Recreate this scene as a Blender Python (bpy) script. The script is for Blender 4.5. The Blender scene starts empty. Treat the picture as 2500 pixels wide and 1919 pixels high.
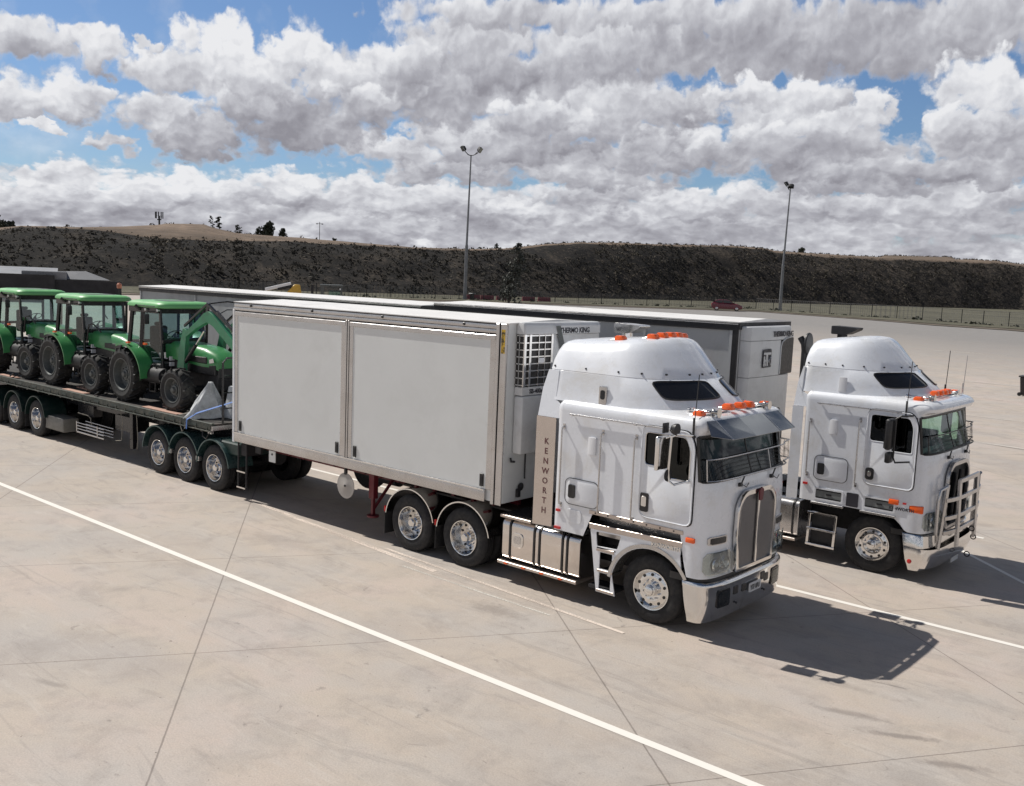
import bpy, bmesh, math, random
from math import sin, cos, pi, radians, sqrt, atan2, hypot
from mathutils import Vector, Matrix
from mathutils.geometry import tessellate_polygon
random.seed(7)
scene = bpy.context.scene
COL = scene.collection

# ------------------------------------------------------------------ materials
def newmat(name):
    m = bpy.data.materials.new(name); m.use_nodes = True
    nt = m.node_tree; nt.nodes.clear()
    o = nt.nodes.new('ShaderNodeOutputMaterial'); return m, nt, o
def N(nt, t, **kw):
    n = nt.nodes.new(t)
    for k, v in kw.items():
        if k in n.inputs: n.inputs[k].default_value = v
        else: setattr(n, k, v)
    return n
def lk(nt, a, b): nt.links.new(a, b)
def rgba(c): return (c[0], c[1], c[2], 1)
def noise(nt, scale, detail=5, rough=.6, co='Object', dist=0, vec=None, sc=None):
    n = N(nt, 'ShaderNodeTexNoise'); n.inputs['Scale'].default_value = scale
    n.inputs['Detail'].default_value = detail; n.inputs['Roughness'].default_value = rough
    n.inputs['Distortion'].default_value = dist
    if vec is None:
        tc = N(nt, 'ShaderNodeTexCoord'); vec = tc.outputs[co]
    if sc:
        mp = N(nt, 'ShaderNodeMapping'); mp.inputs['Scale'].default_value = sc; lk(nt, vec, mp.inputs['Vector']); vec = mp.outputs[0]
    lk(nt, vec, n.inputs['Vector']); return n.outputs['Fac']
def ramp(nt, fac, pts, interp='LINEAR'):
    r = N(nt, 'ShaderNodeValToRGB'); e = r.color_ramp.elements; r.color_ramp.interpolation = interp
    e[0].position = pts[0][0]; e[0].color = rgba(pts[0][1]) if not isinstance(pts[0][1], (int, float)) else (pts[0][1],)*3+(1,)
    e[1].position = pts[-1][0]; e[1].color = rgba(pts[-1][1]) if not isinstance(pts[-1][1], (int, float)) else (pts[-1][1],)*3+(1,)
    for p, c in pts[1:-1]:
        q = e.new(p); q.color = rgba(c) if not isinstance(c, (int, float)) else (c, c, c, 1)
    lk(nt, fac, r.inputs[0]); return r.outputs[0]
def mixc(nt, fac, a, b, typ='MIX'):
    m = N(nt, 'ShaderNodeMix', data_type='RGBA', blend_type=typ)
    if isinstance(fac, (int, float)): m.inputs[0].default_value = fac
    else: lk(nt, fac, m.inputs[0])
    for i, c in ((6, a), (7, b)):
        if isinstance(c, tuple): m.inputs[i].default_value = rgba(c)
        else: lk(nt, c, m.inputs[i])
    return m.outputs[2]
def mth(nt, op, a, b=None, c=None, clamp=False):
    m = N(nt, 'ShaderNodeMath', operation=op); m.use_clamp = clamp
    for i, v in enumerate((a, b, c)):
        if v is None: continue
        if isinstance(v, (int, float)): m.inputs[i].default_value = v
        else: lk(nt, v, m.inputs[i])
    return m.outputs[0]
def surf(name, c, rough=.5, metal=0, var=.12, vs=3, bump=.0, bs=30, dirt=None, ds=1.2, coat=0, dth=(.5, .75), spec=.5, rvar=.1, stretch=None):
    m, nt, o = newmat(name)
    b = N(nt, 'ShaderNodeBsdfPrincipled')
    n1 = noise(nt, vs, 6, .65, sc=stretch)
    lo = tuple(x*(1-var) for x in c[:3]); hi = tuple(min(1, x*(1+var)) for x in c[:3])
    col = ramp(nt, n1, [(.3, lo), (.7, hi)])
    if dirt:
        n2 = noise(nt, ds, 9, .72, dist=.4)
        f = ramp(nt, n2, [(dth[0], 0.), (dth[1], 1.)]); col = mixc(nt, f, col, dirt)
    lk(nt, col, b.inputs['Base Color'])
    n3 = noise(nt, vs*2.3, 4, .6)
    rr = ramp(nt, n3, [(.3, max(.02, rough-rvar)), (.7, min(1., rough+rvar))]); lk(nt, rr, b.inputs['Roughness'])
    b.inputs['Metallic'].default_value = metal; b.inputs['Specular IOR Level'].default_value = spec
    b.inputs['Coat Weight'].default_value = coat; b.inputs['Coat Roughness'].default_value = .08
    if bump:
        bp = N(nt, 'ShaderNodeBump'); bp.inputs['Strength'].default_value = bump; bp.inputs['Distance'].default_value = .02
        lk(nt, noise(nt, bs, 5, .6), bp.inputs['Height']); lk(nt, bp.outputs[0], b.inputs['Normal'])
    lk(nt, b.outputs[0], o.inputs[0]); return m
def glassmat(name, tint, refl=.12, rough=.02, dark=0.):
    m, nt, o = newmat(name)
    t = N(nt, 'ShaderNodeBsdfTransparent'); t.inputs[0].default_value = rgba(tint)
    g = N(nt, 'ShaderNodeBsdfGlossy'); g.inputs['Roughness'].default_value = rough; g.inputs['Color'].default_value = (.7, .74, .76, 1)
    f = N(nt, 'ShaderNodeFresnel'); f.inputs[0].default_value = 1.5
    fa = mth(nt, 'MULTIPLY_ADD', f.outputs[0], 1., refl*.4, clamp=True)
    x = N(nt, 'ShaderNodeMixShader'); lk(nt, fa, x.inputs[0]); lk(nt, t.outputs[0], x.inputs[1]); lk(nt, g.outputs[0], x.inputs[2])
    out = x.outputs[0]
    if dark:
        d = N(nt, 'ShaderNodeBsdfDiffuse'); d.inputs[0].default_value = (dark, dark, dark*1.1, 1)
        y = N(nt, 'ShaderNodeMixShader'); y.inputs[0].default_value = .15
        lk(nt, out, y.inputs[1]); lk(nt, d.outputs[0], y.inputs[2]); out = y.outputs[0]
    lk(nt, out, o.inputs[0]); return m
def meshmat(name, c, scale, fill=.5, rough=.5, metal=.6, co='Object'):
    """woven / perforated sheet: holes are transparent"""
    m, nt, o = newmat(name)
    b = N(nt, 'ShaderNodeBsdfPrincipled'); b.inputs['Base Color'].default_value = rgba(c); b.inputs['Roughness'].default_value = rough; b.inputs['Metallic'].default_value = metal
    tc = N(nt, 'ShaderNodeTexCoord'); v = N(nt, 'ShaderNodeTexVoronoi'); v.inputs['Scale'].default_value = scale; v.inputs['Randomness'].default_value = 0
    lk(nt, tc.outputs[co], v.inputs['Vector'])
    f = mth(nt, 'LESS_THAN', v.outputs['Distance'], fill)
    t = N(nt, 'ShaderNodeBsdfTransparent'); x = N(nt, 'ShaderNodeMixShader')
    lk(nt, f, x.inputs[0]); lk(nt, b.outputs[0], x.inputs[1]); lk(nt, t.outputs[0], x.inputs[2]); lk(nt, x.outputs[0], o.inputs[0]); return m

M = {}
M['white'] = surf('white_paint', (.75, .775, .825), .28, 0, .03, 1.5, 0, dirt=(.64, .63, .61), ds=1.1, coat=.8, dth=(.5, .75))
M['white2'] = surf('white_fibreglass', (.74, .75, .78), .42, 0, .04, 2, .03, 60, dirt=(.5, .5, .5), ds=3, dth=(.62, .8))
M['chrome'] = surf('polished_metal', (.74, .73, .72), .13, 1, .05, 6, .0, 25, rvar=.05)
M['alu'] = surf('brushed_aluminium', (.54, .53, .53), .28, .92, .08, 2, 0, 9, dirt=(.42, .39, .36), ds=1.5, dth=(.5, .85), rvar=.06)
M['tread'] = surf('worn_checker_plate', (.56, .50, .46), .34, .88, .08, 3, 0, 12, dirt=(.42, .35, .31), ds=1.5, dth=(.45, .8))
M['tankmetal'] = surf('polished_tank_metal', (.70, .66, .63), .16, 1, .05, 2, 0, dirt=(.55, .49, .45), ds=1.2, dth=(.5, .8), rvar=.05)
M['stainless'] = surf('stainless_panel', (.60, .54, .50), .27, .85, .05, 1.2, 0, 4, dirt=(.68, .61, .57), ds=1.2, dth=(.5, .8), rvar=.04)
M['steel'] = surf('dark_steel', (.026, .026, .029), .6, .3, .3, 6, .1, 40)
M['black'] = surf('black_plastic', (.018, .018, .02), .42, 0, .2, 8, .05, 60)
M['gloss_black'] = surf('black_paint', (.015, .015, .018), .22, 0, .1, 8)
M['rubber'] = surf('tyre_rubber', (.015, .015, .017), .8, 0, .25, 9, .15, 60, dirt=(.045, .042, .04), ds=5)
M['dusty'] = surf('dusty_tyre_rubber', (.016, .016, .017), .75, 0, .3, 9, .15, 60, dirt=(.08, .077, .07), ds=3, dth=(.5, .8))
M['amber'] = surf('amber_lens', (.9, .13, .02), .22, 0, .08, 20, spec=.6)
M['red_lens'] = surf('red_lens', (.55, .03, .03), .2, 0, .1, 20)
M['red'] = surf('red_chassis_paint', (.12, .010, .018), .45, 0, .15, 5, .05, dirt=(.1, .03, .03), ds=4)
M['lamp'] = surf('lamp_reflector', (.55, .57, .58), .18, .8, .15, 14)
M['lens'] = glassmat('clear_lens', (.8, .84, .84), .25)
M['glass'] = glassmat('green_tinted_glass', (.72, .86, .79), .0)
M['glass_dark'] = glassmat('shaded_windscreen_glass', (.045, .055, .06), .0)  # near-black tint carries the shade under the visor
M['side_glass'] = glassmat('dark_tinted_glass', (.07, .08, .09), .0)
M['cab_glass'] = glassmat('tractor_cab_glass', (.66, .82, .80), .12)
M['tint'] = glassmat('smoked_visor', (.13, .14, .20), .75, .06, .35)
M['black_glass'] = surf('black_glass', (.012, .012, .014), .06, 0, .1, 8, spec=.6, rvar=.02)
M['grille'] = meshmat('grille_mesh', (.22, .22, .235), 70, .44, .4, .8)
M['perf'] = surf('perforated_step_plate', (.05, .047, .045), .5, .6, .3, 30, .5, 120)
M['stone'] = meshmat('stone_guard_mesh', (.03, .03, .03), 75, .62, .6, .3)
M['panel'] = surf('trailer_panel', (.67, .685, .685), .42, 0, .03, 1.1, .0, dirt=(.61, .62, .615), ds=.9, dth=(.5, .8))
M['roof'] = surf('trailer_roof_sheet', (.72, .71, .70), .5, 0, .05, 1, dirt=(.5, .49, .47), ds=1.1, dth=(.52, .8))
M['panel2'] = surf('shaded_trailer_panel', (.42, .43, .44), .5, 0, .06, 1.2, dirt=(.3, .3, .3), ds=.8)  # greyer base colour carries the shade on the farther trailers' sides
M['tk'] = surf('refrigeration_cover', (.60, .61, .62), .42, 0, .04, 3, dirt=(.46, .46, .46), ds=1.4)
M['yellow'] = surf('yellow_sticker', (.6, .38, .03), .5, 0, .1, 10, dirt=(.08, .06, .02), ds=14, dth=(.5, .6))
M['ink'] = surf('dark_lettering', (.03, .03, .04), .5)
M['redink'] = surf('brown_lettering', (.12, .05, .05), .5)
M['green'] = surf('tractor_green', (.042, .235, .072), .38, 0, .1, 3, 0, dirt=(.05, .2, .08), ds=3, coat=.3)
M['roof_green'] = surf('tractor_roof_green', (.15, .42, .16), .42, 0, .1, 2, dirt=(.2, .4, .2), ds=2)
M['loader_green'] = surf('loader_green', (.035, .20, .10), .42, 0, .12, 4, dirt=(.05, .12, .08), ds=5)
M['dgreen'] = surf('dark_green_paint', (.006, .024, .022), .45, 0, .2, 4, dirt=(.05, .06, .055), ds=3)
M['toolbox'] = surf('weathered_toolbox', (.20, .195, .18), .6, .1, .15, 4, dirt=(.12, .115, .1), ds=4)
M['beacon'] = surf('faded_beacon_lens', (.45, .17, .10), .4, 0, .1, 20)
M['fender'] = surf('mudguard_green', (.035, .075, .075), .3, .2, .2, 5, dirt=(.12, .15, .15), ds=3)
M['olive'] = surf('deck_coaming', (.03, .038, .032), .6, .1, .35, 9, .1, 30, dirt=(.12, .115, .09), ds=5, dth=(.48, .72))
M['deck'] = surf('timber_deck', (.035, .032, .03), .85, 0, .3, 5, .2, 20, dirt=(.09, .07, .06), ds=3)
M['plank'] = surf('raw_timber', (.42, .26, .2), .8, 0, .25, 8, .2, 30)
M['tarp'] = surf('white_tarp', (.46, .48, .50), .7, 0, .2, 6, .25, 12, dirt=(.2, .2, .2), ds=4)
M['blue'] = surf('blue_webbing', (.06, .15, .42), .7, 0, .2, 20)
M['rope'] = surf('rope', (.3, .28, .24), .9, 0, .3, 30)
M['rimgrey'] = surf('grey_rim_paint', (.09, .10, .10), .5, .2, .2, 9, dirt=(.16, .15, .14), ds=8)
M['seat'] = surf('dark_upholstery', (.03, .03, .035), .8, 0, .2, 8)
M['interior'] = surf('grey_cab_trim', (.16, .17, .17), .8, 0, .1, 5)
M['foliage'] = surf('dark_foliage', (.035, .042, .028), .8, 0, .4, 1.6)
M['foliage2'] = surf('eucalypt_foliage', (.055, .06, .05), .75, 0, .6, 2.5, .1, dirt=(.2, .18, .17), ds=3, dth=(.5, .8))
M['scrub'] = surf('dry_scrub', (.056, .052, .045), .95, 0, .45, .5, 0, dirt=(.13, .112, .088), ds=.03, dth=(.45, .75), spec=.1)
M['bark'] = surf('bark', (.06, .05, .045), .9, 0, .3, 5, .4, 12)
M['galv'] = surf('galvanised_pole', (.20, .205, .215), .5, .4, .15, 2, .05)
M['carred'] = surf('dark_red_car_paint', (.13, .016, .028), .3, .1, .1, 3, coat=.5)
M['barrier'] = surf('red_barrier', (.17, .03, .04), .6, 0, .15, 4)
M['machine'] = surf('machine_yellow', (.55, .34, .05), .5, 0, .15, 4)
M['shed_roof'] = surf('shed_roof_sheet', (.20, .205, .22), .55, .2, .12, .5, .1, 9)
M['shed_wall'] = surf('shed_wall', (.028, .027, .03), .8, 0, .3, 1)
M['brown_metal'] = surf('dark_trailer_band', (.022, .022, .026), .5, .2, .2, 4)
M['disc'] = surf('cream_disc', (.36, .34, .32), .5, 0, .06, 6, dirt=(.3, .28, .27), ds=6)

# ------------------------------------------------------------------ mesh builder
class MB:
    def __init__(s): s.v = []; s.f = []
    def add(s, vs, fs):
        b = len(s.v); s.v += [tuple(v) for v in vs]; s.f += [tuple(i+b for i in f) for f in fs]; return s
    def box(s, x0, x1, y0, y1, z0, z1, M4=None):
        vs = [Vector((x, y, z)) for z in (z0, z1) for y in (y0, y1) for x in (x0, x1)]
        if M4: vs = [M4 @ v for v in vs]
        return s.add(vs, [(0, 2, 3, 1), (4, 5, 7, 6), (0, 1, 5, 4), (2, 6, 7, 3), (0, 4, 6, 2), (1, 3, 7, 5)])
    def bar(s, p0, p1, w, h, up=(0, 0, 1)):
        p0 = Vector(p0); p1 = Vector(p1); d = (p1-p0); L = d.length; d.normalize(); u = Vector(up)
        r = d.cross(u); 
        if r.length < 1e-4: r = d.cross(Vector((0, 1, 0)))
        r.normalize(); u = r.cross(d)
        vs = [p + r*a*w/2 + u*b*h/2 for p in (p0, p1) for a, b in ((-1, -1), (1, -1), (1, 1), (-1, 1))]
        return s.add(vs, [(0, 1, 2, 3), (7, 6, 5, 4), (0, 4, 5, 1), (1, 5, 6, 2), (2, 6, 7, 3), (3, 7, 4, 0)])
    def cyl(s, p0, p1, r0, r1=None, n=16):
        return s.tube([p0, p1], [r0, r0 if r1 is None else r1], n)
    def tube(s, pts, r, n=8, closed=False):
        pts = [Vector(p) for p in pts]; m = len(pts); R = r if isinstance(r, (list, tuple)) else [r]*m
        rings = []; up = None
        for i, p in enumerate(pts):
            if closed: t = (pts[(i+1) % m]-pts[i-1])
            else: t = (pts[min(i+1, m-1)]-pts[max(i-1, 0)])
            t.normalize()
            if up is None: up = Vector((0, 0, 1)) if abs(t.z) < .9 else Vector((1, 0, 0))
            a = t.cross(up); a.normalize(); b = a.cross(t); up = b
            rings.append([p + a*(R[i]*cos(2*pi*k/n)) + b*(R[i]*sin(2*pi*k/n)) for k in range(n)])
        vs = [v for g in rings for v in g]; fs = []
        for i in range(m if closed else m-1):
            j = (i+1) % m
            for k in range(n): fs.append((i*n+k, i*n+(k+1) % n, j*n+(k+1) % n, j*n+k))
        if not closed: fs.append(tuple(range(n-1, -1, -1))); fs.append(tuple((m-1)*n+k for k in range(n)))
        return s.add(vs, fs)
    def lathe(s, prof, o=(0, 0, 0), ax='Y', n=40, closed=False, caps=True):
        o = Vector(o); vs = []; m = len(prof)
        for r, h in prof:
            for k in range(n):
                a = 2*pi*k/n
                if ax == 'Y': p = Vector((r*cos(a), h, r*sin(a)))
                elif ax == 'Z': p = Vector((r*cos(a), r*sin(a), h))
                else: p = Vector((h, r*cos(a), r*sin(a)))
                vs.append(o+p)
        fs = []
        for i in range(m if closed else m-1):
            j = (i+1) % m
            for k in range(n): fs.append((i*n+k, i*n+(k+1) % n, j*n+(k+1) % n, j*n+k))
        if not closed and caps:
            if prof[0][0] > 1e-5: fs.append(tuple(range(n-1, -1, -1)))
            if prof[-1][0] > 1e-5: fs.append(tuple((m-1)*n+k for k in range(n)))
        return s.add(vs, fs)
    def plate(s, outer, o, a, b, t, holes=()):
        """flat polygon (u,v) in the plane o + a*u + b*v, thickness t along a x b"""
        o = Vector(o); a = Vector(a); b = Vector(b); nn = a.cross(b).normalized()
        loops = [outer] + list(holes)
        flat = [p for L in loops for p in L]
        tri = tessellate_polygon([[Vector((p[0], p[1], 0)) for p in L] for L in loops])
        P = [o + a*p[0] + b*p[1] for p in flat]; k = len(P)
        vs = P + [p + nn*t for p in P]; fs = []
        for T in tri:
            x = [flat[i] for i in T]
            ar = (x[1][0]-x[0][0])*(x[2][1]-x[0][1])-(x[2][0]-x[0][0])*(x[1][1]-x[0][1])
            T = tuple(T) if ar > 0 else tuple(T)[::-1]
            fs.append(tuple(i+k for i in T)); fs.append(T[::-1])
        b0 = 0
        for L in loops:
            n = len(L)
            for i in range(n):
                j = (i+1) % n; fs.append((b0+i, b0+j, b0+j+k, b0+i+k))
            b0 += n
        return s.add(vs, fs)
    def mirror_y(s):
        k = len(s.v); s.v += [(x, -y, z) for x, y, z in s.v]; s.f += [tuple(i+k for i in f[::-1]) for f in list(s.f)]; return s
    def build(s, name, mat, parent=None, smooth=True, bevel=0, seg=1, ang=35, loc=None, mats=None, midx=None):
        me = bpy.data.meshes.new(name); me.from_pydata(s.v, [], s.f)
        me.materials.append(M[mat] if isinstance(mat, str) else mat)
        if mats:
            for q in mats: me.materials.append(M[q])
            me.polygons.foreach_set('material_index', midx)
        bm = bmesh.new(); bm.from_mesh(me)
        bmesh.ops.remove_doubles(bm, verts=bm.verts, dist=1e-5) if bevel == 0 and len(bm.verts) < 4000 and mats is None else None
        bmesh.ops.recalc_face_normals(bm, faces=bm.faces)
        if bevel:
            es = [e for e in bm.edges if len(e.link_faces) == 2 and e.calc_face_angle(0) > radians(50)]
            bmesh.ops.bevel(bm, geom=es, offset=bevel, segments=seg, affect='EDGES', profile=.5, clamp_overlap=True)
        bm.to_mesh(me); bm.free()
        if smooth:
            me.polygons.foreach_set('use_smooth', [True]*len(me.polygons)); me.set_sharp_from_angle(angle=radians(ang))
        o = bpy.data.objects.new(name, me); COL.objects.link(o)
        if parent: o.parent = parent
        if loc: o.location = loc
        return o
def rrect(x0, x1, y0, y1, r, n=5):
    out = []
    for cx, cy, a0 in ((x1-r, y0+r, -pi/2), (x1-r, y1-r, 0), (x0+r, y1-r, pi/2), (x0+r, y0+r, pi)):
        for i in range(n+1):
            a = a0 + pi/2*i/n; out.append((cx+r*cos(a), cy+r*sin(a)))
    return out
def rpoly(pts, r, n=4):
    """round the corners of a polygon"""
    out = []; m = len(pts)
    for i in range(m):
        p0 = Vector(pts[i-1]); p = Vector(pts[i]); p1 = Vector(pts[(i+1) % m])
        rr = r[i] if isinstance(r, (list, tuple)) else r
        d0 = (p0-p); d1 = (p1-p); rr = min(rr, d0.length*.45, d1.length*.45)
        a = p + d0.normalized()*rr; b = p + d1.normalized()*rr
        for k in range(n+1):
            t = k/n; q = a*(1-t)**2 + p*2*t*(1-t) + b*t*t; out.append((q.x, q.y))
    return out
def tag(o, label=None, cat=None, group=None, kind=None):
    if label: o['label'] = label
    if cat: o['category'] = cat
    if group: o['group'] = group
    if kind: o['kind'] = kind
    return o
def root(name, loc, label, cat, group=None, rz=0):
    o = bpy.data.objects.new(name, None); COL.objects.link(o); o.location = loc; o.rotation_euler = (0, 0, rz); o.empty_display_size = .3
    return tag(o, label, cat, group)
def dup(o, name=None, parent=None, loc=None, rot=None):
    c = o.copy(); COL.objects.link(c)
    if parent is not None: c.parent = parent
    if loc is not None: c.location = loc
    if rot is not None: c.rotation_euler = rot
    for ch in list(o.children): dup(ch, None, c)
    return c
def text(name, body, size, mat, parent, o, a, b, ext=.003, align='LEFT', spacing=1, line=1, bold=0, sx=1):
    cu = bpy.data.curves.new(name, 'FONT'); cu.body = body; cu.size = size; cu.extrude = ext; cu.align_x = align
    cu.space_character = spacing; cu.space_line = line; cu.offset = bold; cu.resolution_u = 3
    tmp = bpy.data.objects.new('tmp_text', cu); COL.objects.link(tmp)
    bpy.context.view_layer.update()
    me = bpy.data.meshes.new_from_object(tmp.evaluated_get(bpy.context.evaluated_depsgraph_get()))
    bpy.data.objects.remove(tmp); bpy.data.curves.remove(cu)
    a = Vector(a).normalized(); b = Vector(b).normalized(); n = a.cross(b)
    m4 = Matrix(((a.x*sx, b.x, n.x, o[0]), (a.y*sx, b.y, n.y, o[1]), (a.z*sx, b.z, n.z, o[2]), (0, 0, 0, 1)))
    me.transform(m4); me.materials.clear(); me.materials.append(M[mat]); me.name = name
    ob = bpy.data.objects.new(name, me); COL.objects.link(ob); ob.parent = parent; return ob
def arc(cx, cz, r, a0, a1, n):
    return [(cx+r*cos(radians(a0+(a1-a0)*i/n)), cz+r*sin(radians(a0+(a1-a0)*i/n))) for i in range(n+1)]

# ------------------------------------------------------------------ wheels (axle along local Y, near side is -Y)
TY = {}
def tyre_prof(R, rr, w, y0=0, lug=True):
    # outer profile of one tyre, y from y0 (near) to y0+w
    h = R-rr
    return [(rr, y0+.03), (rr+.02, y0+.012), (rr+h*.35, y0), (rr+h*.7, y0+.004), (R-.03, y0+.018), (R-.006, y0+.045), (R, y0+.06),
            (R, y0+w*.3), (R-.012, y0+w*.31), (R-.012, y0+w*.35), (R, y0+w*.36), (R, y0+w*.49), (R-.012, y0+w*.5), (R-.012, y0+w*.53), (R, y0+w*.54), (R, y0+w*.66), (R-.012, y0+w*.67), (R-.012, y0+w*.71), (R, y0+w*.72),
            (R, y0+w-.06), (R-.006, y0+w-.045), (R-.03, y0+w-.018), (rr+h*.7, y0+w-.004), (rr+h*.35, y0+w), (rr+.02, y0+w-.012), (rr, y0+w-.03)]
def wheel(parent, x, y, kind, side=-1, rimmat='chrome', R=.52):
    """kind: steer (dished outwards) or dual (deep dish); y is the outer face of the tyre"""
    key = (kind, rimmat, R)
    if key not in TY:
        t = MB(); rr = .292
        t.lathe(tyre_prof(R, rr, .27), ax='Y', n=56, closed=True)
        if kind == 'dual': t.lathe(tyre_prof(R, rr, .27, .33), ax='Y', n=56, closed=True)
        T = t.build('wheel', 'rubber')
        r = MB(); hb = MB(); dk = MB()
        if kind == 'steer':
            r.lathe([(.30, .03), (.31, .005), (.305, -.004), (.29, .0), (.283, .03), (.272, .05), (.245, .035), (.2, .02), (.165, .018), (.15, .025), (.0, .03)], ax='Y', n=56, caps=False)
            holes = (10, .228, .02, .022)
            hb.lathe([(.0, -.085), (.05, -.083), (.07, -.07), (.075, -.04), (.088, -.03), (.09, .03)], ax='Y', n=28)
            nuts = (.135, -.012, .024)
        else:
            r.lathe([(.30, .03), (.31, .005), (.305, -.004), (.29, .002), (.28, .05), (.268, .10), (.262, .17), (.245, .195), (.18, .2), (.15, .19), (.0, .19)], ax='Y', n=56, caps=False)
            holes = (10, .212, .03, .193)
            hb.lathe([(.0, .01), (.06, .014), (.075, .03), (.08, .08), (.1, .1), (.105, .19)], ax='Y', n=28)
            nuts = (.138, .165, .19)
        nf0 = len(r.f)
        for k in range(10):
            a = 2*pi*(k+.5)/10; cx, cz = holes[1]*cos(a), holes[1]*sin(a); yy = holes[3]
            r.lathe([(0, -.004), (.023, -.004), (.023, .012)], (cx, yy, cz), 'Y', 12)
            cx, cz = nuts[0]*cos(a), nuts[0]*sin(a)
            hb.lathe([(0, nuts[1]-.012), (.012, nuts[1]-.008), (.015, nuts[2])], (cx, 0, cz), 'Y', 8)
        Rm = r.build('rim', rimmat, T, mats=['black'], midx=[0]*nf0+[1]*(len(r.f)-nf0)); hb.build('hub', rimmat, T)
        TY[key] = T; T.parent = parent; T.location = (x, y, R); 
        if side == 1: T.rotation_euler = (0, 0, pi)
        return T
    c = dup(TY[key], None, parent, (x, y, R), (0, 0, pi if side == 1 else 0)); return c

# ------------------------------------------------------------------ prime movers (x forward from the steer axle, near side -Y)
def plan(xr, xc, xf, hw, n, side, k=10, rr=.06):
    pts = [(xr, -hw+rr), (xr+rr*.3, -hw+rr*.3), (xr+rr, -hw)] + [(x, -hw) for x in side]
    for i in range(1, k+1):
        t = pi/2*i/k
        pts.append((xc+(xf-xc)*sin(t)**(2/n), -hw*cos(t)**(2/n) if i < k else 0))
    full = pts + [(x, -y) for x, y in pts[::-1][1:]]
    return full
def loft(rows):
    vs = []; fs = []; m = len(rows[0])
    for r in rows: vs += r
    for i in range(len(rows)-1):
        for k in range(m): fs.append((i*m+k, i*m+(k+1) % m, (i+1)*m+(k+1) % m, (i+1)*m+k))
    return vs, fs
def marker_light(p, root_, big=1.35):
    b = MB(); x, y, z = p
    b.plate([(-.16*big, 0), (.07*big, 0), (.055*big, .03), (-.02, .05)], (x, y+.055, z), (1, 0, 0), (0, 0, 1), .11)
    o = b.build('marker_light', 'chrome', root_, bevel=.006)
    l = MB(); l.plate([(-.04, .0), (.085*big, 0), (.08*big, .06), (.06*big, .088), (-.02, .088), (-.05, .06)], (x, y+.065, z+.004), (1, 0, 0), (0, 0, 1), .13)
    l.build('lens', 'amber', o, bevel=.012, seg=2)
def horn(x, y, z, root_, two=True):
    b = MB()
    for dy, dx in ((-.045, 0), (.045, .05)) if two else ((0, 0),):
        b.tube([(x-.36, y+dy, z+.05), (x-.1+dx, y+dy, z+.05), (x+dx, y+dy, z+.05), (x+.03+dx, y+dy, z+.05)], [.016, .02, .038, .068], 16)
        b.cyl((x-.38, y+dy, z+.05), (x-.34, y+dy, z+.05), .035, n=12)
        b.box(x-.25, x-.22, y+dy-.01, y+dy+.01, z-.02, z+.05)
    b.build('air_horn', 'chrome', root_)

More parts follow.
